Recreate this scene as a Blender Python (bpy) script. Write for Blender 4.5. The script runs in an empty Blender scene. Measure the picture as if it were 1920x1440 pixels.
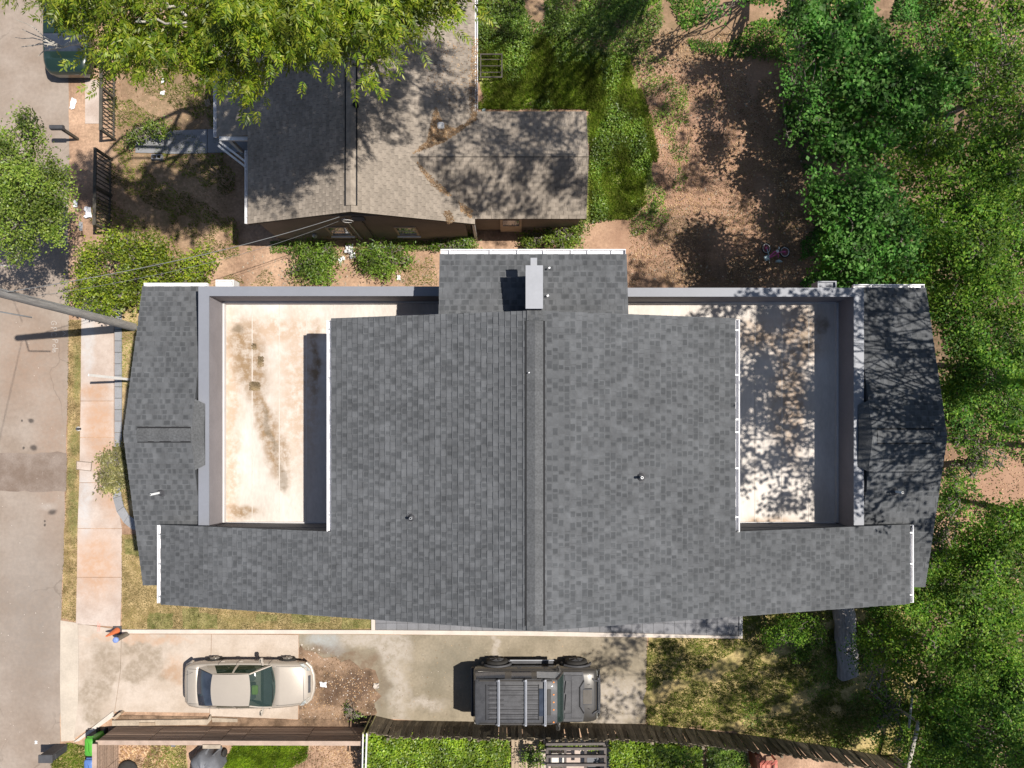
import bpy, math, random
import numpy as np
from mathutils import Vector, Matrix

random.seed(7)
rng = np.random.default_rng(7)
scene = bpy.context.scene
C = scene.collection
R = math.radians

# ---------------------------------------------------------------- camera, sky, sun, exposure
H, F, CX, CY = 31.7, 1509.0, 960.0, 793.0      # drone height, focal length in photo pixels, nadir point
cam_d = bpy.data.cameras.new('camera')
cam = bpy.data.objects.new('camera', cam_d)
C.objects.link(cam)
cam.location = (0, 0, H)
cam_d.sensor_fit = 'HORIZONTAL'
cam_d.sensor_width = 36.0
cam_d.lens = F / 1920 * 36.0
cam_d.shift_y = (CY - 720) / 1920.0
cam_d.clip_end = 2000
scene.camera = cam

SUN = Vector((1.0, 0.09, 2.0)).normalized()
world = bpy.data.worlds.new('World')
scene.world = world
world.use_nodes = True
wn = world.node_tree
bg = wn.nodes['Background']
sky = wn.nodes.new('ShaderNodeTexSky')
sky.sky_type = 'NISHITA'
sky.sun_disc = False
sky.sun_elevation = math.asin(SUN.z)
sky.sun_rotation = math.atan2(SUN.x, SUN.y)
wn.links.new(sky.outputs[0], bg.inputs[0])
bg.inputs[1].default_value = 0.075
sl = bpy.data.lights.new('sun', 'SUN')
sl.energy = 4.9
sl.angle = R(0.5)
sl.color = (1.0, 0.95, 0.87)
so = bpy.data.objects.new('sun', sl)
C.objects.link(so)
so.rotation_euler = SUN.to_track_quat('Z', 'Y').to_euler()
so.location = (20, 2, 60)
scene.view_settings.view_transform = 'Standard'
scene.view_settings.look = 'None'
scene.view_settings.exposure = 0.5
scene.view_settings.gamma = 1
scene.view_settings.use_curve_mapping = False
scene.cycles.max_bounces = 6
scene.cycles.transparent_max_bounces = 8
scene.cycles.diffuse_bounces = 3
scene.cycles.use_denoising = True


def W(px, py, h=0.0):
    k = (H - h) / F
    return ((px - CX) * k, (CY - py) * k, h)


def WXY(px, py, h=0.0):
    return W(px, py, h)[:2]


# ---------------------------------------------------------------- object helpers
BASE = {}


def thing(name, label, cat, loc=(0, 0, 0), group=None, rotz=0.0):
    o = bpy.data.objects.new(name, None)
    C.objects.link(o)
    o.location = loc
    o.rotation_euler = (0, 0, rotz)
    o.empty_display_size = 0.2
    o['label'] = label
    o['category'] = cat
    if group:
        o['group'] = group
    BASE[o.name] = (0, 0, 0) if rotz else tuple(loc)
    return o


def tag(o, label, cat, group=None):
    o['label'] = label
    o['category'] = cat
    if group:
        o['group'] = group
    return o


def root_of(o):
    while o.parent is not None:
        o = o.parent
    return o


def link_mesh(name, me, mat, parent=None, kind=None):
    if mat is not None and len(me.materials) == 0:
        me.materials.append(mat)
    o = bpy.data.objects.new(name, me)
    C.objects.link(o)
    if parent is not None:
        o.parent = parent
    if kind:
        o['kind'] = kind
    return o


class MB:
    def __init__(self):
        self.v = []
        self.f = []
        self.smooth = set()
        self.mi = {}

    def add(self, vs, fs, smooth=False):
        n = len(self.v)
        self.v.extend([tuple(p) for p in vs])
        for f in fs:
            if smooth:
                self.smooth.add(len(self.f))
            self.f.append([i + n for i in f])
        return self

    def hexa(self, p):
        return self.add(p, [(0, 3, 2, 1), (4, 5, 6, 7), (0, 1, 5, 4), (1, 2, 6, 5), (2, 3, 7, 6), (3, 0, 4, 7)])

    def box(self, x0, x1, y0, y1, z0, z1):
        x0, x1 = min(x0, x1), max(x0, x1)
        y0, y1 = min(y0, y1), max(y0, y1)
        return self.hexa([(x0, y0, z0), (x1, y0, z0), (x1, y1, z0), (x0, y1, z0),
                          (x0, y0, z1), (x1, y0, z1), (x1, y1, z1), (x0, y1, z1)])

    def rbox(self, c, sx, sy, sz, rz=0.0, rx=0.0, ry=0.0):
        m = Matrix.Rotation(rz, 3, 'Z') @ Matrix.Rotation(ry, 3, 'Y') @ Matrix.Rotation(rx, 3, 'X')
        pts = []
        for z in (-.5, .5):
            for x, y in ((-.5, -.5), (.5, -.5), (.5, .5), (-.5, .5)):
                q = m @ Vector((x * sx, y * sy, z * sz))
                pts.append((c[0] + q.x, c[1] + q.y, c[2] + q.z))
        return self.hexa(pts)

    def bevbox(self, c, sx, sy, sz, b=0.03, rz=0.0):
        # box with chamfered vertical and top edges
        m = Matrix.Rotation(rz, 3, 'Z')
        rings = []
        for (z, inset) in ((-.5 * sz, 0), (.5 * sz - b, 0), (.5 * sz, b)):
            hx, hy = sx / 2 - inset, sy / 2 - inset
            bb = b
            ring = [(hx - bb, -hy), (hx, -hy + bb), (hx, hy - bb), (hx - bb, hy), (-hx + bb, hy), (-hx, hy - bb), (-hx, -hy + bb), (-hx + bb, -hy)]
            rings.append([tuple(m @ Vector((x, y, 0)) + Vector((c[0], c[1], c[2] + z))) for x, y in ring])
        self.rings(rings, caps=True)
        return self

    def rings(self, rings, caps=True, smooth=False, closed=True):
        n = len(rings[0])
        vs = [p for r in rings for p in r]
        fs = []
        for i in range(len(rings) - 1):
            for j in range(n if closed else n - 1):
                k = (j + 1) % n
                fs.append((i * n + j, i * n + k, (i + 1) * n + k, (i + 1) * n + j))
        self.add(vs, fs, smooth)
        if caps:
            self.add(rings[0], [tuple(reversed(range(n)))])
            self.add(rings[-1], [tuple(range(n))])
        return self

    def tube(self, path, rad, sides=6, caps=True, smooth=True):
        pts = [Vector(p) for p in path]
        rads = rad if isinstance(rad, (list, tuple)) else [rad] * len(pts)
        rings = []
        for i, p in enumerate(pts):
            d = (pts[min(i + 1, len(pts) - 1)] - pts[max(i - 1, 0)])
            d = d.normalized() if d.length > 1e-9 else Vector((0, 0, 1))
            a = Vector((0, 0, 1)) if abs(d.z) < .9 else Vector((1, 0, 0))
            u = d.cross(a).normalized()
            w = d.cross(u).normalized()
            rings.append([tuple(p + (u * math.cos(t) + w * math.sin(t)) * rads[i])
                          for t in [2 * math.pi * k / sides for k in range(sides)]])
        return self.rings(rings, caps, smooth)

    def cyl(self, c, r, z0, z1, n=16, r2=None, smooth=True):
        r2 = r if r2 is None else r2
        return self.rings([[(c[0] + rr * math.cos(2 * math.pi * k / n), c[1] + rr * math.sin(2 * math.pi * k / n), z) for k in range(n)]
                           for rr, z in ((r, z0), (r2, z1))], True, smooth)

    def lathe(self, c, prof, n=16, smooth=True):
        return self.rings([[(c[0] + rr * math.cos(2 * math.pi * k / n), c[1] + rr * math.sin(2 * math.pi * k / n), c[2] + z) for k in range(n)]
                           for rr, z in prof], True, smooth)

    def prism(self, poly, z0, z1):
        n = len(poly)
        vs = [(p[0], p[1], z0) for p in poly] + [(p[0], p[1], z1) for p in poly]
        fs = [tuple(reversed(range(n))), tuple(range(n, 2 * n))]
        fs += [(i, (i + 1) % n, n + (i + 1) % n, n + i) for i in range(n)]
        a = sum(poly[i][0] * poly[(i + 1) % n][1] - poly[(i + 1) % n][0] * poly[i][1] for i in range(n))
        if a < 0:
            fs = [tuple(reversed(f)) for f in fs]
        return self.add(vs, fs)

    def grid(self, rows, smooth=True):
        n = len(rows[0])
        vs = [p for r in rows for p in r]
        fs = [(i * n + j, i * n + j + 1, (i + 1) * n + j + 1, (i + 1) * n + j) for i in range(len(rows) - 1) for j in range(n - 1)]
        return self.add(vs, fs, smooth)

    def xform(self, m):
        self.v = [tuple(m @ Vector(p)) for p in self.v]
        return self

    def mesh(self, name, off=(0, 0, 0)):
        me = bpy.data.meshes.new(name)
        me.from_pydata([(p[0] - off[0], p[1] - off[1], p[2] - off[2]) for p in self.v], [], self.f)
        if self.smooth:
            fl = np.zeros(len(self.f), dtype=bool)
            fl[list(self.smooth)] = True
            me.polygons.foreach_set('use_smooth', fl)
        for i, k in self.mi.items():
            me.polygons[i].material_index = k
        me.update()
        return me

    def build(self, name, mat, parent=None, kind=None, label=None):
        off = (0, 0, 0)
        if parent is not None:
            off = BASE.get(root_of(parent).name, (0, 0, 0))
        o = link_mesh(name, self.mesh(name, off), mat, parent, kind)
        if label:
            o['label'] = label
        return o

    def build_thing(self, name, mat, label, cat, group=None):
        xs = np.array(self.v)
        c = (xs.min(0) + xs.max(0)) / 2
        off = (float(c[0]), float(c[1]), float(xs[:, 2].min()))
        o = link_mesh(name, self.mesh(name, off), mat)
        o.location = off
        return tag(o, label, cat, group)


def quads_mesh(name, V, tris=False):
    V = np.asarray(V, dtype=np.float32)
    n, k = V.shape[0], V.shape[1]
    me = bpy.data.meshes.new(name)
    me.vertices.add(n * k)
    me.vertices.foreach_set('co', V.reshape(-1))
    me.loops.add(n * k)
    me.loops.foreach_set('vertex_index', np.arange(n * k, dtype=np.int32))
    me.polygons.add(n)
    me.polygons.foreach_set('loop_start', np.arange(0, n * k, k, dtype=np.int32))
    me.update(calc_edges=True)
    return me


# ---------------------------------------------------------------- materials
def new_mat(name):
    m = bpy.data.materials.new(name)
    m.use_nodes = True
    nt = m.node_tree
    return m, nt, nt.nodes['Principled BSDF']


def N(nt, t, **kw):
    n = nt.nodes.new(t)
    for k, v in kw.items():
        setattr(n, k, v)
    return n


def setin(nt, sock, v):
    if isinstance(v, (int, float)):
        sock.default_value = v
    elif isinstance(v, tuple):
        sock.default_value = v if len(v) == 4 or sock.type == 'VECTOR' else v + (1.0,)
    else:
        nt.links.new(v, sock)


def mathn(nt, op, a, b=0.0, clamp=False):
    n = N(nt, 'ShaderNodeMath', operation=op, use_clamp=clamp)
    setin(nt, n.inputs[0], a)
    setin(nt, n.inputs[1], b)
    return n.outputs[0]


def mixc(nt, fac, a, b, mode='MIX'):
    n = N(nt, 'ShaderNodeMix', data_type='RGBA', blend_type=mode)
    setin(nt, n.inputs[0], fac)
    setin(nt, n.inputs[6], a)
    setin(nt, n.inputs[7], b)
    return n.outputs[2]


def noise(nt, vec, scale, detail=5, rough=.6):
    n = N(nt, 'ShaderNodeTexNoise')
    n.inputs['Scale'].default_value = scale
    n.inputs['Detail'].default_value = detail
    n.inputs['Roughness'].default_value = rough
    if vec is not None:
        nt.links.new(vec, n.inputs['Vector'])
    return n.outputs[0]


def mrange(nt, v, a, b, c=0.0, d=1.0, smooth=True):
    n = N(nt, 'ShaderNodeMapRange')
    n.interpolation_type = 'SMOOTHSTEP' if smooth else 'LINEAR'
    setin(nt, n.inputs[0], v)
    for i, x in enumerate((a, b, c, d)):
        n.inputs[i + 1].default_value = x
    return n.outputs[0]


def islandrand(nt):
    g = N(nt, 'ShaderNodeNewGeometry')
    o = N(nt, 'ShaderNodeObjectInfo')
    s = mathn(nt, 'ADD', g.outputs['Random Per Island'], o.outputs['Random'])
    return mathn(nt, 'FRACT', s)


def ellipse(nt, vec, x, y, rx, ry, rot=0.0, soft=.4):
    mp = N(nt, 'ShaderNodeMapping', vector_type='TEXTURE')
    nt.links.new(vec, mp.inputs[0])
    mp.inputs['Location'].default_value = (x, y, 0)
    mp.inputs['Rotation'].default_value = (0, 0, rot)
    mp.inputs['Scale'].default_value = (rx, ry, 1e6)
    ln = N(nt, 'ShaderNodeVectorMath', operation='LENGTH')
    nt.links.new(mp.outputs[0], ln.inputs[0])
    return mrange(nt, ln.outputs['Value'], 1.0 + soft, 1.0 - soft)


def warp(nt, vec, amt, scale):
    n = N(nt, 'ShaderNodeTexNoise')
    n.inputs['Scale'].default_value = scale
    n.inputs['Detail'].default_value = 5
    nt.links.new(vec, n.inputs['Vector'])
    s = N(nt, 'ShaderNodeVectorMath', operation='SUBTRACT')
    nt.links.new(n.outputs['Color'], s.inputs[0])
    s.inputs[1].default_value = (.5, .5, .5)
    k = N(nt, 'ShaderNodeVectorMath', operation='SCALE')
    nt.links.new(s.outputs[0], k.inputs[0])
    k.inputs['Scale'].default_value = amt
    a = N(nt, 'ShaderNodeVectorMath', operation='ADD')
    nt.links.new(vec, a.inputs[0])
    nt.links.new(k.outputs[0], a.inputs[1])
    return a.outputs[0]


def mat(name, col, rough=.8, var=.15, scale=3.0, col2=None, island=0.0, bump=0.0, bscale=60.0, metal=0.0, spec=.3,
        fine=0.1, tones=None, patches=(), cracks=None, coat=0.0, stretch=None, warpamt=.5):
    """Procedural surface: two noise octaves of tone, random tone per piece, shaped stains and painted shade (patches: list of (colour, strength, [ellipses], breakup))."""
    m, nt, b = new_mat(name)
    tc = N(nt, 'ShaderNodeTexCoord')
    vec = tc.outputs['Object']
    if stretch:
        mp = N(nt, 'ShaderNodeMapping')
        nt.links.new(vec, mp.inputs[0])
        mp.inputs['Scale'].default_value = stretch
        nvec = mp.outputs[0]
    else:
        nvec = vec
    n1 = noise(nt, nvec, scale)
    n2 = noise(nt, nvec, scale * 14, 3)
    lo = tuple(c * (1 - var) for c in col)
    hi = tuple(min(1, c * (1 + var)) for c in (col2 or col))
    c = mixc(nt, mrange(nt, n1, .3, .7), lo, hi)
    if fine:
        k = mrange(nt, n2, .25, .75, 1 - fine, 1 + fine, False)
        c = mixc(nt, 1.0, c, k, 'MULTIPLY')
    if patches:
        wv = warp(nt, vec, warpamt, 1.6)
        br = noise(nt, vec, 4.5, 6, .7)
        for (pc, st, els, brk) in patches:
            acc = None
            for e in els:
                s = ellipse(nt, wv, *e)
                acc = s if acc is None else mathn(nt, 'MAXIMUM', acc, s)
            bk = mrange(nt, br, .5 - brk * .25, .5 + .12, 1 - brk, 1.0) if brk else 1.0
            acc = mathn(nt, 'MULTIPLY', acc, bk)
            acc = mathn(nt, 'MULTIPLY', acc, st, True)
            c = mixc(nt, acc, c, pc)
    if cracks:
        v = N(nt, 'ShaderNodeTexVoronoi', feature='DISTANCE_TO_EDGE')
        v.inputs['Scale'].default_value = cracks[0]
        nt.links.new(warp(nt, vec, .8, 1.2), v.inputs['Vector'])
        ck = mrange(nt, v.outputs['Distance'], 0.0, cracks[1], cracks[2], 0.0)
        gate = mrange(nt, noise(nt, vec, .35, 3), .42, .6)
        c = mixc(nt, mathn(nt, 'MULTIPLY', ck, gate), c, tuple(x * .35 for x in col))
    if island:
        r = islandrand(nt)
        k = mrange(nt, r, 0, 1, 1 - island, 1 + island, False)
        if tones:
            rp_ = N(nt, 'ShaderNodeValToRGB')
            rp_.color_ramp.interpolation = 'CONSTANT'
            nt.links.new(r, rp_.inputs[0])
            els = rp_.color_ramp.elements
            els[0].position, els[0].color = 0.0, (tones[0][1],) * 3 + (1,)
            els[1].position, els[1].color = tones[1][0], (tones[1][1],) * 3 + (1,)
            for t_, v_ in tones[2:]:
                els.new(t_).color = (v_,) * 3 + (1,)
            r2 = mathn(nt, 'FRACT', mathn(nt, 'MULTIPLY', r, 37.7))
            k = mathn(nt, 'MULTIPLY', rp_.outputs[0], mrange(nt, r2, 0, 1, 1 - island, 1 + island, False))
        c = mixc(nt, 1.0, c, k, 'MULTIPLY')
    nt.links.new(c, b.inputs['Base Color'])
    b.inputs['Roughness'].default_value = rough
    b.inputs['Metallic'].default_value = metal
    b.inputs['Specular IOR Level'].default_value = spec
    if coat:
        b.inputs['Coat Weight'].default_value = coat
        b.inputs['Coat Roughness'].default_value = .05
    if bump:
        bp = N(nt, 'ShaderNodeBump')
        bp.inputs['Strength'].default_value = bump
        bp.inputs['Distance'].default_value = .02
        nt.links.new(noise(nt, nvec, bscale, 4), bp.inputs['Height'])
        nt.links.new(bp.outputs[0], b.inputs['Normal'])
    return m


def leafmat(name, c1, c2, c3, trans=.35, rough=.45, spec=.4):
    m, nt, b = new_mat(name)
    r = islandrand(nt)
    ramp = N(nt, 'ShaderNodeValToRGB')
    nt.links.new(r, ramp.inputs[0])
    e = ramp.color_ramp.elements
    e[0].color = c1 + (1,)
    e[1].color = c3 + (1,)
    e.new(.55).color = c2 + (1,)
    tc = N(nt, 'ShaderNodeTexCoord')
    k = mrange(nt, noise(nt, tc.outputs['Object'], 1.1, 3), .36, .64, .55, 1.45)  # noise paints lit clumps and dark gaps into the leaf colour
    c = mixc(nt, 1.0, ramp.outputs[0], k, 'MULTIPLY')
    nt.links.new(c, b.inputs['Base Color'])
    b.inputs['Roughness'].default_value = rough
    b.inputs['Specular IOR Level'].default_value = spec
    t = N(nt, 'ShaderNodeBsdfTranslucent')
    tcol = mixc(nt, 1.0, c, (1.25, 1.25, .55), 'MULTIPLY')
    nt.links.new(tcol, t.inputs[0])
    mx = N(nt, 'ShaderNodeMixShader')
    mx.inputs[0].default_value = trans
    nt.links.new(b.outputs[0], mx.inputs[1])
    nt.links.new(t.outputs[0], mx.inputs[2])
    nt.links.new(mx.outputs[0], nt.nodes['Material Output'].inputs[0])
    return m


def glassmat(name, tint, alpha_mix=.5, rough=.03):
    m, nt, b = new_mat(name)
    b.inputs['Base Color'].default_value = tint + (1,)
    b.inputs['Roughness'].default_value = rough
    b.inputs['Specular IOR Level'].default_value = .6
    tr = N(nt, 'ShaderNodeBsdfTransparent')
    tr.inputs[0].default_value = tuple(min(1, .45 + t * 1.5) for t in tint) + (1,)
    mx = N(nt, 'ShaderNodeMixShader')
    mx.inputs[0].default_value = alpha_mix
    nt.links.new(tr.outputs[0], mx.inputs[1])
    nt.links.new(b.outputs[0], mx.inputs[2])
    nt.links.new(mx.outputs[0], nt.nodes['Material Output'].inputs[0])
    return m


def px_el(x, y, rx, ry, rot=0.0, soft=.4, h=0.0):
    """an ellipse given by where it lies in the survey picture, in metres on a surface at height h"""
    k = (H - h) / F
    X, Y, _ = W(x, y, h)
    return (X, Y, rx * k, ry * k, rot, soft)


M = {}
M['shingle'] = mat('charcoal_shingle', (.092, .095, .100), .92, .09, .28, island=.03, tones=[(0, .91), (.12, .96), (.30, 1.0), (.62, 1.03), (.86, 1.06)], fine=.25, bump=.25, bscale=220, spec=.15)
M['shingle_band'] = mat('charcoal_shingle_band', (.066, .069, .073), .92, .09, .28, island=.07, fine=.25, spec=.1)
M['ridge_shingle'] = mat('ridge_shingle', (.088, .090, .093), .92, .08, 1.5, island=.10, fine=.3, spec=.15)
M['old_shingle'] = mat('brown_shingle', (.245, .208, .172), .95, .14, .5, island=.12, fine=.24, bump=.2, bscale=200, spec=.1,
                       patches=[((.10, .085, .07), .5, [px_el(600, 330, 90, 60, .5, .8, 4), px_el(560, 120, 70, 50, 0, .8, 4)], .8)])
M['roof_edge'] = mat('roof_underlay', (.05, .052, .055), .9, .1)
M['old_edge'] = mat('old_roof_edge', (.10, .085, .07), .9, .2)
M['metal_grey'] = mat('grey_painted_metal', (.185, .192, .218), .5, .05, .6, fine=.03, spec=.4)
M['cover'] = mat('pale_grey_cover', (.27, .275, .295), .5, .06, .8, fine=.04)
M['parapet'] = mat('grey_stucco', (.215, .20, .21), .8, .07, 1.2, fine=.06)
M['siding_dark'] = mat('dark_grey_siding', (.12, .12, .125), .8, .08)
M['white_metal'] = mat('white_gutter', (.74, .73, .74), .4, .05, 2, fine=.04)
M['black'] = mat('black_vent', (.012, .012, .013), .8, .1)
M['galv'] = mat('galvanised_pipe', (.45, .46, .47), .4, .1, metal=.5)
M['pvc'] = mat('white_pvc', (.72, .72, .70), .5, .05)
hd = 8.15
M['deck'] = mat('white_roof_membrane', (.51, .455, .405), .75, .07, 1.0, (.56, .515, .475), fine=.09, warpamt=.6, stretch=(1.0, .35, 1), patches=[
    ((.42, .31, .225), .95, [px_el(430, 780, 22, 230, 0, .6, hd), px_el(520, 585, 110, 26, 0, .7, hd), px_el(560, 700, 40, 150, 0, .8, hd)], .75),
    ((.225, .145, .075), .95, [px_el(466, 640, 32, 72, .22, .5, hd), px_el(512, 800, 22, 80, .28, .5, hd), px_el(488, 735, 16, 50, .3, .5, hd), px_el(590, 640, 8, 60, 0, .7, hd), px_el(455, 930, 30, 12, 0, .7, hd), px_el(456, 600, 20, 24, 0, .5, hd)], .6),
    ((.16, .125, .085), .8, [px_el(528, 866, 8, 26, .2, .5, hd), px_el(505, 775, 5, 50, .3, .5, hd), px_el(441, 582, 9, 9, 0, .5, hd)], .3),
    ((.36, .25, .165), .9, [px_el(1480, 690, 30, 130, 0, .6, hd), px_el(1420, 600, 60, 30, 0, .7, hd), px_el(1500, 600, 40, 60, 0, .6, hd), px_el(1440, 950, 60, 14, 0, .6, hd)], .6),
    ((.16, .12, .08), .7, [px_el(1538, 575, 12, 14, 0, .5, hd), px_el(1512, 610, 12, 20, 0, .5, hd)], .4)])
M['old_siding'] = mat('brown_lap_siding', (.225, .185, .15), .85, .12, 1.0, fine=.1)
M['old_trim'] = mat('tan_trim', (.42, .33, .24), .7, .1)
M['white_trim'] = mat('white_trim', (.62, .60, .58), .6, .08)
M['window_glass'] = mat('window_glass', (.10, .12, .17), .08, .3, 4, spec=.7)
M['wire'] = mat('cable', (.15, .155, .16), .5, .1)
M['wood_pole'] = mat('weathered_pole', (.27, .26, .25), .8, .2, 3, stretch=(6, 6, .6), fine=.2, bump=.3, bscale=40)
M['bark'] = mat('grey_bark', (.17, .145, .12), .9, .3, 3, stretch=(4, 4, .8), fine=.25, bump=.8, bscale=14)
M['pale_bark'] = mat('pale_bark', (.36, .33, .28), .9, .25, 4, fine=.2, bump=.5, bscale=20)
M['log_bark'] = mat('weathered_log_bark', (.30, .27, .26), .9, .25, 2.5, stretch=(5, .7, 5), fine=.25, bump=.9, bscale=12)
M['fence_brown'] = mat('brown_stained_boards', (.30, .215, .16), .75, .2, 2, stretch=(.4, 6, 6), island=.16, fine=.15)
M['fence_cap'] = mat('fence_cap_board', (.36, .27, .215), .8, .15, 2, fine=.12)
M['picket'] = mat('weathered_picket', (.17, .14, .098), .9, .3, 3, island=.35, fine=.25, stretch=(4, 4, .7))
M['moss_rail'] = mat('mossy_rail', (.24, .22, .10), .9, .3, 5)
M['rail_dark'] = mat('dark_railing', (.07, .062, .05), .8, .2, 3)
M['green_bin'] = mat('green_plastic', (.075, .30, .035), .45, .08, 3)
M['blue_bin'] = mat('blue_plastic', (.09, .17, .40), .45, .08, 3)
M['dark_plastic'] = mat('dark_grey_plastic', (.06, .06, .065), .6, .15, 3)
M['tarp'] = mat('grey_tarp', (.14, .145, .16), .6, .15, 3, bump=.3, bscale=8)
M['orange'] = mat('orange_plastic', (.72, .19, .075), .5, .08)
M['blue_cap'] = mat('blue_cap', (.18, .25, .50), .5, .06)
M['post_grey'] = mat('grey_post', (.18, .155, .125), .8, .15)
M['white_paper'] = mat('white_litter', (.72, .72, .74), .7, .08)
M['car_paint'] = mat('champagne_paint', (.385, .335, .28), .38, .03, .7, metal=.15, spec=.6, fine=.02, coat=.7)
M['suv_paint'] = mat('dark_grey_paint', (.066, .065, .068), .5, .18, 4, metal=.1, spec=.4, fine=.35, coat=.1)
M['suv_side'] = mat('pewter_paint', (.065, .059, .052), .35, .10, 2, metal=.3, spec=.5, fine=.05, coat=.5)
M['chrome'] = mat('brushed_bar', (.46, .47, .50), .35, .05, metal=.6)
M['tyre'] = mat('rubber', (.03, .028, .026), .85, .15, 8)
M['rim'] = mat('alloy_rim', (.35, .33, .30), .35, .1, metal=.7)
M['dark_glass'] = mat('dark_tinted_glass', (.035, .042, .058), .08, .25, 3, spec=.8)
M['windshield'] = glassmat('windshield_glass', (.06, .10, .09), .30)
M['side_glass'] = glassmat('side_glass', (.03, .05, .03), .45)
M['seat'] = mat('grey_seat', (.10, .10, .10), .9, .1)
M['lime'] = mat('lime_cushion', (.28, .42, .06), .8, .1)
M['amber'] = mat('amber_lens', (.75, .28, .08), .3, .05)
M['clear_lens'] = mat('clear_lens', (.30, .31, .30), .25, .3, 12, spec=.5)
M['sky_glass'] = mat('sky_reflection_glass', (.42, .43, .45), .35, .12, 6, metal=.3)  # window glass with the sky's reflection painted in as a pale tone
M['pink'] = mat('pink_paint', (.62, .10, .30), .4, .05)
M['pale_blue'] = mat('pale_blue_plastic', (.42, .52, .55), .5, .08)
M['red_wood'] = mat('faded_red_chair', (.55, .17, .13), .6, .12)
M['brick_red'] = mat('rust_board', (.26, .09, .045), .8, .2)
M['pergola'] = mat('grey_brown_pergola', (.10, .085, .078), .7, .15)
M['cushion'] = mat('pale_cushion', (.62, .58, .52), .9, .06)
M['plank'] = mat('deck_plank', (.34, .26, .185), .85, .12, 2, island=.14, stretch=(6, .5, 1), fine=.12)
M['concrete'] = mat('concrete_slab', (.40, .315, .265), .9, .08, 1.2, (.43, .36, .315), island=.05, fine=.08, warpamt=.5, patches=[
    ((.40, .25, .165), .95, [px_el(185, 800, 26, 60, 0, .6), px_el(200, 880, 22, 90, .1, .6), px_el(180, 735, 30, 14, 0, .5), px_el(180, 1060, 40, 60, 0, .7)], .4),
    ((.46, .46, .46), .6, [px_el(165, 640, 12, 60, 0, .5), px_el(160, 950, 14, 60, 0, .6)], .5)])
M['concrete_grey'] = mat('grey_concrete', (.235, .235, .245), .9, .1, 1.5, island=.06, fine=.08)
M['kerb'] = mat('pale_kerb', (.50, .44, .385), .9, .07, 2, fine=.07)
M['ledge'] = mat('rough_ledge_concrete', (.34, .28, .215), .9, .2, 3, fine=.2)
M['drive'] = mat('driveway_concrete', (.40, .325, .26), .9, .09, .9, (.42, .355, .30), fine=.08, warpamt=1.3, patches=[
    ((.235, .187, .137), .85, [px_el(196, 1235, 30, 30, 0, .5), px_el(205, 1270, 20, 40, -.3, .5), px_el(255, 1215, 34, 16, .1, .4), px_el(268, 1250, 30, 22, .2, .4), px_el(246, 1272, 20, 16, 0, .5), px_el(172, 1300, 26, 36, -.3, .5), px_el(178, 1345, 24, 18, -.6, .5), px_el(318, 1262, 26, 16, .2, .5), px_el(290, 1225, 22, 22, 0, .6)], .55),
    ((.40, .25, .16), .6, [px_el(330, 1255, 22, 24, 0, .6), px_el(265, 1195, 90, 8, 0, .6)], .5)])
M['apron'] = mat('pale_apron_concrete', (.43, .37, .305), .9, .1, 1.2, fine=.08)
M['slab_old'] = mat('old_stained_concrete', (.205, .172, .122), .92, .12, .8, (.245, .205, .15), fine=.14, warpamt=.9, patches=[
    ((.36, .315, .27), .9, [px_el(735, 1215, 34, 30, -.4, .5), px_el(745, 1290, 20, 60, .1, .6), px_el(790, 1320, 40, 12, 0, .7), px_el(1150, 1320, 60, 45, 0, .5), px_el(680, 1200, 50, 14, 0, .5), px_el(930, 1210, 6, 22, .2, .5)], .7),
    ((.30, .31, .305), .9, [px_el(607, 1205, 34, 18, -.3, .5)], .3),
    ((.15, .10, .065), .8, [px_el(600, 1222, 40, 12, .2, .6), px_el(690, 1245, 22, 14, .5, .6), px_el(716, 1290, 10, 40, 0, .6), px_el(650, 1230, 30, 10, 0, .6)], .7),
    ((.165, .15, .115), .5, [px_el(860, 1250, 60, 50, 0, .7), px_el(716, 1305, 18, 50, 0, .6)], .5)])
M['bare_soil'] = mat('brown_soil', (.11, .07, .043), .98, .3, 2.0, (.19, .125, .082), fine=.35, bump=.9, bscale=25, warpamt=.6, patches=[
    ((.085, .052, .035), .85, [px_el(665, 1285, 32, 26, 0, .5), px_el(622, 1300, 16, 26, 0, .6)], .3),
    ((.34, .23, .155), .7, [px_el(600, 1240, 50, 14, 0, .6), px_el(610, 1335, 60, 8, 0, .6), px_el(575, 1280, 14, 60, 0, .6)], .6)])
M['patio'] = mat('grey_paver', (.165, .165, .175), .9, .1, 2, island=.10, fine=.1)
M['road'] = mat('worn_asphalt', (.245, .19, .15), .95, .09, .5, (.265, .22, .185), fine=.10, warpamt=.25, cracks=(.17, .006, .35), patches=[
    ((.27, .18, .13), .5, [px_el(50, 680, 60, 80, 0, .8), px_el(98, 860, 30, 140, 0, .8)], .6),
    ((.20, .175, .155), .6, [px_el(60, 1150, 70, 160, 0, .8)], .4),
    ((.04, .034, .032), .8, [px_el(59, 790, 5, 4.5, 0, .5), px_el(63, 841, 6.5, 5.5, 0, .5), px_el(99, 960, 8, 5, .4, .6), px_el(84, 983, 2.5, 2.5, 0, .5), px_el(83, 976, 2, 2, 0, .5), px_el(44, 841, 2, 2, 0, .5), px_el(42, 790, 2, 2, 0, .5), px_el(58, 878, 3, 2, 0, .5)], 0),
    ((.36, .32, .29), .6, [px_el(90, 950, 14, 7, 0, .7)], .5)])
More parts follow.
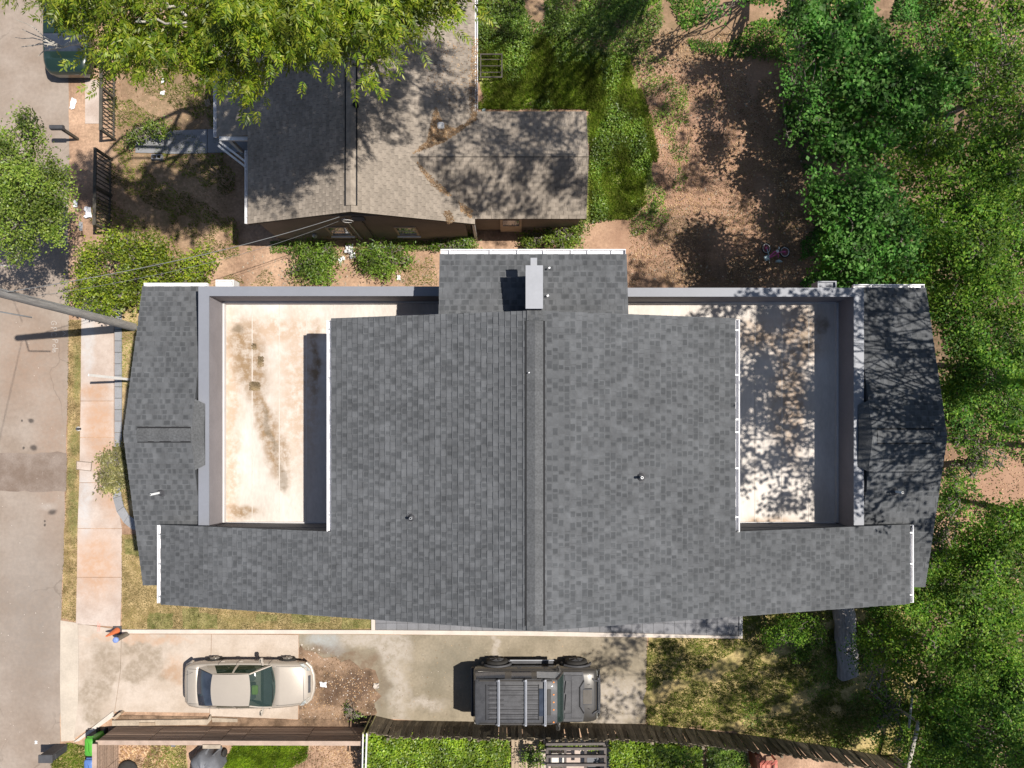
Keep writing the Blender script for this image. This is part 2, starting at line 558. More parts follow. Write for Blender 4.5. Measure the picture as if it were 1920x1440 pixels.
M['ground'] = mat('clay_ground', (.30, .185, .12), .98, .25, .7, (.35, .23, .155), fine=.28, bump=.8, bscale=18, warpamt=1.6, patches=[
    ((.29, .168, .112), .85, [px_el(1380, 300, 230, 330, 0, .5), px_el(1850, 900, 160, 120, 0, .6), px_el(1300, 480, 200, 70, 0, .5)], .25),
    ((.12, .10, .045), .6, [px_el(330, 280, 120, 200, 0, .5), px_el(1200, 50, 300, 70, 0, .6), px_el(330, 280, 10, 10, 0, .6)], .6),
    ((.075, .055, .03), .9, [px_el(1740, 600, 180, 270, 0, .4), px_el(1740, 200, 230, 210, 0, .4), px_el(1780, 1280, 240, 170, 0, .4), px_el(1760, 1060, 60, 60, 0, .5)], .35),  # deep shade under the woodland trees, painted into the clay
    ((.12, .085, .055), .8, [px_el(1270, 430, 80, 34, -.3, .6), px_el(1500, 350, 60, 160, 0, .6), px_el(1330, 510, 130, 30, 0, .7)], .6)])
M['verge'] = mat('dry_verge', (.27, .185, .085), .98, .3, 2.2, (.32, .235, .125), fine=.3, bump=.8, bscale=40, warpamt=.3, patches=[
    ((.13, .145, .045), .85, [px_el(140, 830, 10, 24, 0, .5), px_el(138, 960, 10, 50, 0, .5), px_el(136, 890, 9, 30, 0, .5), px_el(145, 700, 8, 50, 0, .6)], .5)])
M['sod'] = mat('straw_sod', (.27, .195, .085), .98, .25, 3.0, (.33, .245, .125), fine=.35, bump=.9, bscale=60, warpamt=.15, patches=[
    ((.115, .13, .035), .35, [px_el(302, 1164, 26, 15, 0, .15), px_el(375, 1164, 33, 16, 0, .15), px_el(440, 1166, 40, 14, 0, .3), px_el(600, 1166, 70, 16, 0, .4), px_el(255, 1020, 25, 16, 0, .5), px_el(515, 1160, 40, 10, 0, .4)], .45)])
M['lawn_green'] = mat('green_lawn', (.075, .125, .022), .98, .3, 2.5, (.12, .17, .035), fine=.35, bump=.9, bscale=60)
M['lawn_weedy'] = mat('weedy_lawn', (.18, .17, .05), .98, .3, 1.6, (.36, .27, .125), fine=.35, bump=.9, bscale=50)
M['chalk'] = mat('chalk_mark', (.42, .38, .345), .95, .12, 8)
M['chalk_pink'] = mat('pink_marking', (.60, .27, .22), .95, .12, 8)
M['joint'] = mat('concrete_joint', (.16, .125, .10), .95, .1)

LF = {}
LF['pecan'] = leafmat('pecan_leaf', (.07, .13, .007), (.15, .21, .010), (.28, .30, .03), .36)
LF['street'] = leafmat('street_tree_leaf', (.07, .125, .012), (.14, .21, .022), (.25, .30, .06), .3)
LF['wood'] = leafmat('woodland_leaf', (.030, .095, .010), (.075, .175, .014), (.19, .29, .045), .4, .55, .25)
LF['wood2'] = leafmat('broad_leaf', (.032, .115, .016), (.07, .19, .026), (.16, .30, .075), .4, .55, .25)
LF['wood3'] = leafmat('yellow_green_leaf', (.034, .10, .008), (.09, .19, .013), (.22, .31, .045), .4, .55, .25)
LF['bush'] = leafmat('bush_leaf', (.075, .125, .008), (.16, .22, .012), (.28, .31, .03), .34)
LF['weed'] = leafmat('weed_leaf', (.06, .13, .012), (.12, .20, .02), (.20, .27, .05), .3)
LF['ivy'] = leafmat('hedge_leaf', (.085, .16, .010), (.17, .27, .014), (.27, .34, .03), .3)
LF['olive'] = leafmat('olive_shrub_leaf', (.14, .145, .04), (.24, .225, .08), (.36, .32, .15), .25)
LF['grass'] = leafmat('grass_blade', (.085, .145, .015), (.155, .21, .025), (.27, .28, .06), .25, .7, .2)
LF['sodgrass'] = leafmat('sod_blade', (.13, .14, .035), (.24, .19, .075), (.36, .27, .13), .2, .7)
LF['soil'] = leafmat('dirt_crumbs', (.12, .085, .045), (.18, .13, .07), (.26, .19, .11), .05, .9)
LF['litter'] = leafmat('dry_leaf', (.16, .085, .04), (.30, .18, .09), (.46, .33, .20), .1, .8)


# ---------------------------------------------------------------- scatter helpers
def inpoly(P, poly):
    x, y = P[:, 0], P[:, 1]
    r = np.zeros(len(P), bool)
    n = len(poly)
    j = n - 1
    for i in range(n):
        xi, yi = poly[i]
        xj, yj = poly[j]
        c = ((yi > y) != (yj > y)) & (x < (xj - xi) * (y - yi) / (yj - yi + 1e-12) + xi)
        r ^= c
        j = i
    return r


def scatter(poly, n):
    p = np.array(poly)
    lo, hi = p.min(0), p.max(0)
    out = np.zeros((0, 2))
    for _ in range(30):
        q = lo + rng.random((n * 2, 2)) * (hi - lo)
        out = np.vstack([out, q[inpoly(q, poly)]])
        if len(out) >= n:
            break
    return out[:n]


def vnoise(P, s, seed=0):
    """cheap smooth value field in 0..1 for clumping"""
    a = np.zeros(len(P))
    r = np.random.default_rng(seed)
    for k in range(5):
        d = r.normal(size=2)
        d /= np.linalg.norm(d)
        a += np.sin((P @ d) * s * (1 + .55 * k) + r.random() * 6.28) / (1 + .4 * k)
    return .5 + .5 * a / 3.2


def leaf_quads(P, L, Wd, up=.6, dirs=None, droop=0.0):
    """rhombic leaves at P; L length, Wd width; normals lean up"""
    n = len(P)
    nr = rng.normal(size=(n, 3))
    nr /= np.linalg.norm(nr, axis=1)[:, None]
    nr[:, 2] = np.abs(nr[:, 2])
    nr = nr * (1 - up) + np.array([0, 0, 1.0]) * up
    nr /= np.linalg.norm(nr, axis=1)[:, None]
    if dirs is None:
        d = rng.normal(size=(n, 3))
    else:
        d = dirs.copy()
    d -= (d * nr).sum(1)[:, None] * nr
    d /= np.linalg.norm(d, axis=1)[:, None] + 1e-9
    s = np.cross(nr, d)
    L = L * (0.7 + .6 * rng.random(n))[:, None]
    Wd = Wd * (0.7 + .6 * rng.random(n))[:, None]
    a = P
    b = P + d * L * .45 + s * Wd * .5
    c = P + d * L
    c[:, 2] -= droop * L[:, 0]
    e = P + d * L * .45 - s * Wd * .5
    return np.stack([a, b, c, e], 1)


def crown_points(lobes, per_m2, clump=.22, squash=.75):
    """leaf clumps spread through the outer part of a set of lobes"""
    out = []
    for (x, y, z, r) in lobes:
        n = max(8, int(per_m2 * 4 * r * r * 1.6))
        nc = max(7, int(n / 26))
        d = rng.normal(size=(nc, 3))
        d /= np.linalg.norm(d, axis=1)[:, None]
        rad = r * (.45 + .58 * rng.random(nc) ** .6)
        cc = d * rad[:, None]
        cc[:, 2] *= squash
        keep = cc[:, 2] > -.75 * r
        cc = cc[keep]
        idx = rng.integers(0, len(cc), n)
        p = cc[idx] + rng.normal(size=(n, 3)) * clump * np.array([1, 1, .55])
        out.append(p + np.array([x, y, z]))
    return np.vstack(out)


def pinnate(P, D, leaflets=5, L=.15, Wd=.042, rach=.34):
    """pinnate fronds: pairs of lance leaflets along a rachis D from P"""
    n = len(P)
    D = D / np.linalg.norm(D, axis=1)[:, None]
    up = np.tile(np.array([0, 0, 1.0]), (n, 1)) + rng.normal(size=(n, 3)) * .35
    s = np.cross(D, up)
    s /= np.linalg.norm(s, axis=1)[:, None]
    nr = np.cross(s, D)
    quads = []
    for k in range(leaflets + 1):
        t = (k + .6) / (leaflets + .6)
        base = P + D * rach * t
        base[:, 2] -= .10 * t * t
        for sg in ((-1, 1) if k < leaflets else (0,)):
            d = D * .62 + s * sg * .85 if sg else D
            d = d + rng.normal(size=(n, 3)) * .12
            d[:, 2] -= .22
            d /= np.linalg.norm(d, axis=1)[:, None]
            w = np.cross(nr + rng.normal(size=(n, 3)) * .25, d)
            w /= np.linalg.norm(w, axis=1)[:, None]
            ll = L * (.75 + .5 * rng.random(n))[:, None]
            ww = Wd * (.8 + .4 * rng.random(n))[:, None]
            quads.append(np.stack([base, base + d * ll * .4 + w * ww * .5, base + d * ll, base + d * ll * .4 - w * ww * .5], 1))
    return np.concatenate(quads, 0)


def grass_tris(P, hgt=.07, wid=.02, lean=.6):
    n = len(P)
    a = rng.random(n) * 6.283
    d = np.stack([np.cos(a), np.sin(a)], 1)
    s = np.stack([-d[:, 1], d[:, 0]], 1)
    h = hgt * (.5 + rng.random(n))
    ln = lean * h * (.3 + rng.random(n))
    w = wid * (.6 + .8 * rng.random(n))
    z = P[:, 2] if P.shape[1] > 2 else np.zeros(n)
    A = np.stack([P[:, 0] - s[:, 0] * w / 2, P[:, 1] - s[:, 1] * w / 2, z], 1)
    B = np.stack([P[:, 0] + s[:, 0] * w / 2, P[:, 1] + s[:, 1] * w / 2, z], 1)
    Cc = np.stack([P[:, 0] + d[:, 0] * ln, P[:, 1] + d[:, 1] * ln, z + h], 1)
    return np.stack([A, B, Cc], 1)


def stuff(name, me, mt, label=None):
    o = link_mesh(name, me, mt, None, 'stuff')
    if label:
        o['label'] = label
    return o


def sheet(name, pts, z, mt, jitter=0.0, step=.5, kind='structure', parent=None):
    """a flat ground sheet from a polygon in metres, its edge roughened by jitter"""
    out = []
    n = len(pts)
    for i in range(n):
        a, b = np.array(pts[i]), np.array(pts[(i + 1) % n])
        k = max(1, int(np.linalg.norm(b - a) / step)) if jitter else 1
        for j in range(k):
            q = a + (b - a) * j / k
            if jitter:
                q = q + rng.normal(size=2) * jitter
            out.append((q[0], q[1], z))
    mb = MB().add(out, [tuple(range(len(out)))])
    a = sum(out[i][0] * out[(i + 1) % len(out)][1] - out[(i + 1) % len(out)][0] * out[i][1] for i in range(len(out)))
    if a < 0:
        mb.f = [list(reversed(f)) for f in mb.f]
    return mb.build(name, mt, parent, kind)


def pxs(pts, h=0.0):
    return [WXY(x, y, h) for x, y in pts]


def struct(o):
    o['kind'] = 'structure'
    return o


# ================================================================ SETTING: ground, road, paving
g = MB()
gv, nx = [], 60
for i in range(nx + 1):
    gv.append([(-150 + 300 * j / nx, -150 + 300 * i / nx, 0.0) for j in range(nx + 1)])
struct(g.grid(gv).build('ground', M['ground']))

struct(sheet('road', [(-29, -60), (-29, 60), WXY(122, -2050), WXY(126, 0), WXY(130, 300), WXY(128, 700), WXY(118, 1080), WXY(114, 1170), WXY(113, 1440), WXY(113, 3600)], .008, M['road'], .02, .6))
road = bpy.data.objects['road']
M['patch'] = mat('asphalt_patch', (.175, .128, .10), .95, .12, 1.2, (.20, .16, .135), fine=.12)
sheet('asphalt_patch', pxs([(-40, 850), (20, 849), (62, 851), (108, 848), (126, 850), (125, 921), (60, 922), (-40, 921)]), .0115, M['patch'], .02, .3, None, road)
sheet('verge', pxs([(129, 600), (153, 600), (152, 700), (150, 830), (148, 960), (145, 1060), (143, 1166), (116, 1160), (119, 1080), (126, 860), (129, 700)]), .014, M['verge'], .02, .3)

# sidewalk slabs: each slab its own piece with open joints
sw = bpy.data.objects.new('sidewalk', None)
C.objects.link(sw)
sw['kind'] = 'structure'
L_ = [(153.5, 560), (152, 752), (151, 820), (149.5, 905), (146, 991), (145, 1082), (143, 1170)]
Rr = [(214, 560), (214, 752), (214, 820), (214, 905), (229, 991), (229.5, 1082), (226, 1176)]
for i in range(len(L_) - 1):
    gpx = 0.5
    q = [(L_[i][0], L_[i][1] + gpx), (Rr[i][0], Rr[i][1] + gpx), (Rr[i + 1][0], Rr[i + 1][1] - gpx), (L_[i + 1][0], L_[i + 1][1] - gpx)]
    MB().prism(pxs(q), -.05, .03).build('slab', M['concrete'], sw)
# small concrete pieces of the older pavement to the north
for q in ([(160, 150), (187, 150), (187, 232), (160, 232)],):
    MB().prism(pxs(q), -.05, .02).build('slab', M['concrete'], sw)

# block retaining kerb beside the sidewalk, curving in to the house
kw = thing('retaining_wall', 'low grey block wall curving between the sidewalk and the front yard grass', 'wall', W(221, 780))
pts = [(214.6, 575 + i * 22) for i in range(13)]
bl = [((214.6, 575 + i * 21.5), (228, 575 + i * 21.5), (228, 575 + (i + 1) * 21.5 - .8), (214.6, 575 + (i + 1) * 21.5 - .8)) for i in range(13)]
ang = [(214.6, 855, 228, 855), (212, 900, 226, 900), (212, 935, 227, 930), (219, 960, 232, 950), (232, 980, 241, 966), (246, 992, 252, 974), (264, 996, 266, 979)]
for i in range(len(ang) - 1):
    a, b2 = ang[i], ang[i + 1]
    bl.append(((a[0], a[1]), (a[2], a[3]), (b2[2] - .3, b2[3] - .6), (b2[0] - .3, b2[1] - .6)))
for q in bl:
    MB().prism(pxs(q, .25), 0, .25).build('block', M['concrete_grey'], kw)
sheet('front_lawn', pxs([(228, 570), (300, 570), (300, 985), (268, 978), (252, 973), (241, 965), (232, 948), (227, 930), (226, 900), (228, 860)], .2), .2, M['verge'])
fl = MB().prism(pxs([(228.5, 570), (300, 570), (300, 985), (268, 978), (252, 972), (241, 964), (232, 947), (227.5, 928), (226.5, 900), (228.5, 860)], .19), 0.005, .19)
struct(fl.build('front_lawn_bank', M['ground']))

# driveway apron, driveway and kerbs
struct(MB().prism(pxs([(114, 1163), (146, 1168), (148, 1230), (147, 1310), (141, 1388), (115, 1390), (113, 1280)]), -.05, .022).build('driveway_apron', M['apron']))
dw = bpy.data.objects.new('driveway', None)
C.objects.link(dw)
dw['kind'] = 'structure'
for q in ([(146.6, 1169), (228, 1181), (228, 1188.5), (226, 1260), (215, 1334), (139, 1385), (147.5, 1312), (148.6, 1230)],
          [(228.8, 1188.5), (396.4, 1189), (393, 1336), (216, 1334), (226.8, 1260)],
          [(397.4, 1189), (560, 1190), (559, 1348), (394, 1342)]):
    MB().prism(pxs(q), -.05, .03).build('slab', M['drive'], dw)
struct(MB().prism(pxs([(140, 1390), (150, 1388), (216, 1342), (214, 1332)]), 0, .09).build('driveway_edge_kerb', M['kerb']))
struct(MB().prism(pxs([(229, 1180.3), (700, 1181.3), (1000, 1183.5), (1215, 1188), (1392, 1193), (1392, 1197), (1215, 1195), (1000, 1192), (700, 1188.5), (229, 1187.6)], .1), 0, .12).build('kerb', M['kerb']))
struct(MB().prism(pxs([(560.8, 1189), (620, 1189), (700, 1189.5), (1000, 1192.5), (1213, 1195.5), (1210, 1357), (1040, 1356), (800, 1352), (705, 1346), (640, 1346), (561, 1348)]), -.08, .010).build('old_driveway', M['slab_old']))
sheet('bare_soil', pxs([(561, 1205), (572, 1218), (590, 1222), (606, 1233), (628, 1228), (640, 1240), (655, 1236), (672, 1246), (676, 1256), (700, 1254), (710, 1278), (704, 1292), (716, 1304), (700, 1318), (708, 1334), (694, 1352), (640, 1357), (561, 1357)]), .018, M['bare_soil'], .035, .25)
sheet('side_lawn', pxs([(229, 1002), (300, 1002), (310, 1004), (696, 1004), (696, 1179.6), (229, 1179.6)]), .03, M['sod'])
M['sod_green'] = mat('green_sod', (.125, .14, .035), .98, .3, 3.0, (.22, .19, .08), fine=.35, bump=.9, bscale=60)
sl_obj = bpy.data.objects['side_lawn']
for q in ([(277, 1149), (325, 1149), (325, 1178), (277, 1178)], [(343, 1141), (372, 1141), (372, 1178), (343, 1178)], [(372, 1150), (409, 1150), (409, 1178), (372, 1178)],
          [(480, 1152), (520, 1152), (520, 1165), (480, 1165)], [(548, 1150), (620, 1150), (620, 1168), (548, 1168)], [(640, 1160), (694, 1160), (694, 1178), (640, 1178)], [(234, 1012), (262, 1012), (262, 1040), (234, 1040)]):
    sheet('sod_square', pxs(q), .036, M['sod_green'], .025, .2, None, sl_obj)
# paver patio under the south eave, its pale border strips
pt = bpy.data.objects.new('patio', None)
C.objects.link(pt)
pt['kind'] = 'structure'
MB().prism(pxs([(697, 1010), (704, 1010), (704, 1181), (697, 1181)]), 0, .1).build('border', M['kerb'], pt)
MB().prism(pxs([(1385, 1010), (1391, 1010), (1391, 1193), (1385, 1193)]), 0, .1).build('border', M['concrete_grey'], pt)
for i in range(34):
    for j in range(-5, 3):
        x0 = 704.6 + i * 20
        y0 = 1142 + j * 13
        yb = 1181.2 + (x0 - 704) * .0165 if j == 2 else y0 + 12.6
        MB().prism(pxs([(x0, y0), (x0 + 19.5, y0), (x0 + 19.5, yb), (x0, yb)]), 0, .055).build('paver', M['patio'], pt)
sheet('back_lawn', pxs([(1213, 1196), (1392, 1196), (1392, 1000), (1720, 1000), (1715, 1440), (1650, 1420), (1450, 1384), (1340, 1368), (1211, 1359)]), .016, M['lawn_weedy'], .05, .3)
M['lawn_lush'] = mat('lush_lawn', (.12, .16, .028), .98, .3, 1.8, (.24, .25, .08), fine=.4, bump=.9, bscale=50)
sheet('back_yard_grass', pxs([(897, 60), (1060, 70), (1180, 110), (1215, 200), (1235, 290), (1215, 380), (1180, 412), (1100, 412), (1100, 205), (897, 205)]), .012, M['lawn_lush'], .13, .5)
sheet('neighbour_lawn', pxs([(285, 1397), (350, 1397), (350, 1500), (240, 1500)]), .012, M['lawn_weedy'], .03, .3)
sheet('neighbour_grass', pxs([(440, 1394), (578, 1396), (575, 1420), (560, 1432), (420, 1442), (425, 1420)]), .012, M['lawn_green'], .04, .3)
sheet('corner_grass', pxs([(100, 1412), (128, 1392), (160, 1398), (165, 1440), (160, 1480), (92, 1480)]), .014, M['lawn_weedy'], .03, .3)
# concrete path and stoop of the older house
fp = bpy.data.objects.new('front_path', None)
C.objects.link(fp)
fp['kind'] = 'structure'
for q in ([(311, 246), (389, 243), (389, 288), (311, 289)], [(390, 243), (462, 243), (462, 286), (390, 287)], [(255, 258), (310, 250), (310, 288), (255, 287)]):
    MB().prism(pxs(q), -.02, .05).build('slab', M['concrete_grey'], fp)

# chalk note on the road, written facing the kerb
def strokes(lines, x0, y0, sx, sy, w=.022):
    """hand-written strokes; text runs down the road, letter tops to the east"""
    mb = MB()
    for ln in lines:
        for a, b2 in zip(ln[:-1], ln[1:]):
            p = Vector(WXY(x0 + a[1] * sx, y0 + a[0] * sy))
            q = Vector(WXY(x0 + b2[1] * sx, y0 + b2[0] * sy))
            d = (q - p)
            if d.length < 1e-6:
                continue
            d.normalize()
            s = Vector((-d.y, d.x)) * w / 2
            p2, q2 = p - d * w * .3, q + d * w * .3
            mb.add([(p2.x + s.x, p2.y + s.y, .0125), (p2.x - s.x, p2.y - s.y, .0125), (q2.x - s.x, q2.y - s.y, .0125), (q2.x + s.x, q2.y + s.y, .0125)], [(0, 1, 2, 3)])
    return mb
Gl = [[(.8, .85), (.45, 1), (.1, .75), (0, .4), (.2, .05), (.6, 0), (.9, .25), (.9, .45), (.55, .45)]]
Pl = [[(.1, 0), (.1, 1), (.6, .95), (.8, .75), (.6, .5), (.1, .45)]]
Cl = [[(.8, .85), (.4, 1), (.05, .6), (.1, .2), (.5, 0), (.85, .15)]]
ol = [[(.5, .6), (.2, .5), (.1, .2), (.4, 0), (.75, .15), (.8, .45), (.5, .6)]]
ll = [[(.3, 1), (.35, .1), (.5, 0)]]
el = [[(.15, .3), (.75, .35), (.6, .58), (.3, .55), (.1, .25), (.4, 0), (.8, .1)]]
cw = MB()
for k, (let, ypos) in enumerate(((Gl, 602), (Pl, 613.5), (Cl, 623), (Pl, 636), (ol, 644.5), (ll, 651), (el, 654))):
    m2 = strokes(let, 96.5 + (2.5 if k > 2 else 0), ypos, 10, 8.5)
    cw.add(m2.v, m2.f)
m2 = strokes([[(0, 0), (.5, .8), (1.1, 0)]], 118, 621, 7, 8)
cw.add(m2.v, m2.f)
cw.build('chalk_writing', M['chalk'], road)
pm = strokes([[(0, 0), (1, 0)], [(.2, .5), (1, .45)]], 184.5, 1165, 7, 18, .03)
pm.v = [(p[0], p[1], .0345) for p in pm.v]
pm.build('pink_paint_mark', M['chalk_pink'], dw)
wl = MB()
a = WXY(0, 497); b2 = WXY(24, 501)
wl.add([(a[0], a[1] - .03, .0125), (b2[0], b2[1] - .03, .0125), (b2[0], b2[1] + .03, .0125), (a[0], a[1] + .03, .0125)], [(0, 1, 2, 3)])
wl.build('white_paint_mark', M['chalk'], road)

# ================================================================ ROOF TOOLS
TABW = [.13, .16, .19, .22, .26, .31]


def shingle_pieces(O, u, v, rects, expo=.152, style='laminated', offz=.012):
    """pieces = (centre-line origin, u, v, n, width, exposure, thickness) for wedge-shaped shingles on one roof plane"""
    O, u, v = Vector(O), Vector(u).normalized(), Vector(v).normalized()
    n = u.cross(v)
    if n.z < 0:
        n = -n
    out = []
    for (u0, u1, v0, v1) in rects:
        k = 0
        vv = v1
        while vv > v0 + .02:
            top = max(vv - expo, v0)
            if style == 'laminated':
                x = u0 - random.random() * .2
                tabflag = random.random() < .5
                while x < u1:
                    w = random.choice(TABW)
                    a, b_ = max(x, u0), min(x + w, u1)
                    if b_ - a > .02:
                        bw = random.choice((.08, .10, .12, .14, .17)) if random.random() < .86 else 0
                        bw = bw if bw < b_ - a - .02 else 0
                        out.append((O + u * a + v * top + n * offz, u, v, n, b_ - a, vv - top, .030 if tabflag else .021, bw))
                    x += w
                    tabflag = not tabflag
            else:
                x = u0 - (.1525 if k % 2 else 0) - .02 * (k % 3)
                while x < u1:
                    a, b_ = max(x, u0), min(x + .299, u1)
                    if b_ - a > .02:
                        out.append((O + u * a + v * top + n * offz, u, v, n, b_ - a, vv - top, .010 + .004 * random.random(), 0))
                    x += .305
            vv -= expo
            k += 1
    return out


def wedge(p, u, v, n, w, e, t):
    a, b_ = p, p + u * w
    c, d = b_ + v * e, a + v * e
    return [a, b_, c, d, a + n * .003, b_ + n * .003, c + n * t, d + n * t]


def lay_shingles(pieces, roof, mt, limit=300, band=None):
    """the pieces nearest the drone become objects of their own, the rest one joined part"""
    cam_p = Vector((0, 0, H))
    base = Vector(BASE.get(root_of(roof).name, (0, 0, 0)))
    ones = sorted(pieces, key=lambda q: (q[0] - cam_p).length)[:limit]
    ids = set(id(q) for q in ones)
    cache = {}
    fs = [(4, 5, 6, 7), (3, 2, 6, 7)[::-1], (0, 3, 7, 4), (1, 5, 6, 2)]

    def put(mb, p, u, v, n, w, e, t, bw):
        mb.add(wedge(p, u, v, n, w - .003, e, t), fs)
        if bw:
            # darker granule band over the upper part of the exposure
            a = p + u * min(.02, w - bw) + n * (.004 + .0025)
            e2 = e * .80
            k = len(mb.f)
            mb.add([a, a + u * bw, a + u * bw + v * e2 + n * (t - .003) * .80, a + v * e2 + n * (t - .003) * .80], [(0, 1, 2, 3)])
            f = mb.f[k]
            nn = (mb_v(mb, f[1]) - mb_v(mb, f[0])).cross(mb_v(mb, f[2]) - mb_v(mb, f[1]))
            if nn.dot(n) < 0:
                mb.f[k] = f[::-1]
            mb.mi[k] = 1

    def mb_v(mb, i):
        return Vector(mb.v[i])

    def finish(me):
        me.materials.append(mt)
        if band:
            me.materials.append(band)
        return me
    for q in ones:
        p, u, v, n, w, e, t, bw = q
        key = (tuple(round(c, 3) for c in v), round(w, 2), round(e, 2), round(t, 3), bw)
        if key not in cache:
            mb = MB()
            put(mb, Vector((0, 0, 0)), u, v, n, w, e, t, bw)
            cache[key] = finish(mb.mesh('shingle'))
        o = bpy.data.objects.new('shingle', cache[key])
        C.objects.link(o)
        o.parent = roof
        o.location = p - base
    mb = MB()
    for q in pieces:
        if id(q) not in ids:
            put(mb, *q)
    return link_mesh('shingles', finish(mb.mesh('shingles', tuple(base))), None, roof, 'stuff')


def plane_slab(mb, O, u, v, rects, th=.14):
    O, u, v = Vector(O), Vector(u).normalized(), Vector(v).normalized()
    n = u.cross(v)
    if n.z < 0:
        n = -n
    for (u0, u1, v0, v1) in rects:
        top = [O + u * a + v * b_ for a, b_ in ((u0, v0), (u1, v0), (u1, v1), (u0, v1))]
        if (top[1] - top[0]).cross(top[2] - top[1]).z < 0:
            top = top[::-1]
        bot = [p - Vector((0, 0, th)) for p in top]
        mb.hexa([tuple(p) for p in bot] + [tuple(p) for p in top])


def gutter(parent, p0, p1, out, w=.13, hangers=(), hang_mat=None, mt=None, dep=.11):
    """open channel from p0 to p1 (back top edge), opening outward; hangers = fractions along it"""
    mt = mt or M['white_metal']
    p0, p1, out = Vector(p0), Vector(p1), Vector(out).normalized()
    t = .012

    def wallbox(a, b_, z0, z1):
        q = [p0 + out * a, p1 + out * a, p1 + out * b_, p0 + out * b_]
        if (q[1] - q[0]).cross(q[2] - q[1]).z < 0:
            q = q[::-1]
        return [tuple(p + Vector((0, 0, z0))) for p in q] + [tuple(p + Vector((0, 0, z1))) for p in q]
    mb = MB()
    mb.hexa(wallbox(0, t, -dep, 0))
    mb.hexa(wallbox(t, w - t, -dep, -dep + t))
    mb.hexa(wallbox(w - t, w, -dep, .004))
    mb.hexa(wallbox(w, w + .012, -.022, .008))
    d = (p1 - p0).normalized()
    for e, s in ((p0, 1), (p1, -1)):
        a, b_ = e, e + d * s * .008
        q = [a + out * t, b_ + out * t, b_ + out * (w - t), a + out * (w - t)]
        if (q[1] - q[0]).cross(q[2] - q[1]).z < 0:
            q = q[::-1]
        mb.hexa([tuple(p + Vector((0, 0, -dep + t))) for p in q] + [tuple(p) for p in q])
    gobj = mb.build('gutter', mt, parent)
    for f in hangers:
        c = p0.lerp(p1, f) + out * (w / 2) + Vector((0, 0, -.012))
        hb = MB().rbox(c, .03 if abs(d.x) > .5 else w - .03, .03 if abs(d.y) > .5 else w - .03, .012)
        hb.build('hanger', hang_mat or M['galv'], gobj)
    return gobj


# ================================================================ TOWNHOUSE (two-family house with roof decks)
town = thing('townhouse', 'large modern two-family house with charcoal shingle roofs and two walled white roof decks', 'house', (0, -.5, 0))
RX, RZ, SL = .557, 12.17, .279
YN, YS = 2.73, -5.05
cs = math.cos(math.atan(SL))
EL, ER = -4.704, 5.817                    # eaves of the tall middle part
SLX, SRX = -9.757, 11.09                  # ends of the low strips
YI = -2.83                                # inner edge of the low strips
zr = lambda X: RZ - abs(X - RX) * SL
roof_mb = MB()
uL, vL = (0, 1, 0), (-cs, 0, -cs * SL)
uR, vR = (0, 1, 0), (cs, 0, -cs * SL)
O_ = (RX, 0, RZ)
lenL, lenR = (RX - EL) / cs, (ER - RX) / cs
lenLs, lenRs = (RX - SLX) / cs, (SRX - RX) / cs
rL = [(YS, YN, 0, lenL), (YS, YI, lenL, lenLs)]
rR = [(YS, YN, 0, lenR), (YS, YI, lenR, lenRs)]
plane_slab(roof_mb, O_, uL, vL, rL)
plane_slab(roof_mb, O_, uR, vR, rR)
# lower gabled roofs at both ends
SW_ = .27
cw_ = math.cos(math.atan(SW_))
WR = dict(ridge=(-.32, H - 21.9), x0=-10.57, x1=-8.48, yn=3.90, ys=-4.64)
ERf = dict(ridge=(-.36, H - 21.9), x0=9.56, x1=11.84, yn=3.86, ys=-4.69)
pieces = shingle_pieces(O_, uL, vL, [(YS, YI, lenL, lenLs), (YS, YN, 0.0, lenL)]) + shingle_pieces(O_, uR, vR, [(YS, YI, lenR, lenRs), (YS, YN, 0.0, lenR)])
main_pieces = pieces
low_pieces = []
CAPZ, DECKZ = H - 22.3, 8.15
for d in (WR, ERf):
    yr, zr_ = d['ridge']
    o = (0, yr, zr_)
    for sgn, ye in ((1, d['yn']), (-1, d['ys'])):
        L = abs(ye - yr) / cw_
        v_ = (0, sgn * cw_, -cw_ * SW_)
        # full width near the ridge where the roof laps over the parapet cap, clipped by the parapet below
        rects = [(d['x0'], -8.72, 0, L)] if d is WR else [(9.80, d['x1'], 0, L)]
        plane_slab(roof_mb, o, (1, 0, 0), v_, rects)
        low_pieces += shingle_pieces(o, (1, 0, 0), v_, rects)
aprons = []
for d, xa, xb in ((WR, -8.725, -8.50), (ERf, 9.805, 9.58)):
    yr, zr_ = d['ridge']
    q = .98
    ap = MB()
    zc_ = CAPZ + .012
    v_ = [(xa, yr - q, zr_ - q * SW_ + .03), (xa, yr, zr_ + .03), (xa, yr + q, zr_ - q * SW_ + .03), (xb, yr - .85, zc_), (xb, yr - .4, zc_ + .05), (xb, yr + .4, zc_ + .05), (xb, yr + .85, zc_), (xb, yr, zc_ + .09)]
    f_ = [(0, 3, 4), (0, 4, 1), (1, 4, 7), (1, 7, 5), (1, 5, 2), (2, 5, 6)]
    if d is ERf:
        f_ = [t[::-1] for t in f_]
    ap.add(v_, f_)
    ap.add([v_[3], v_[4], v_[7], v_[5], v_[6], (xb, yr - .85, CAPZ), (xb, yr + .85, CAPZ)], [(5, 0, 1, 2, 3, 4, 6)])
    aprons.append(ap)
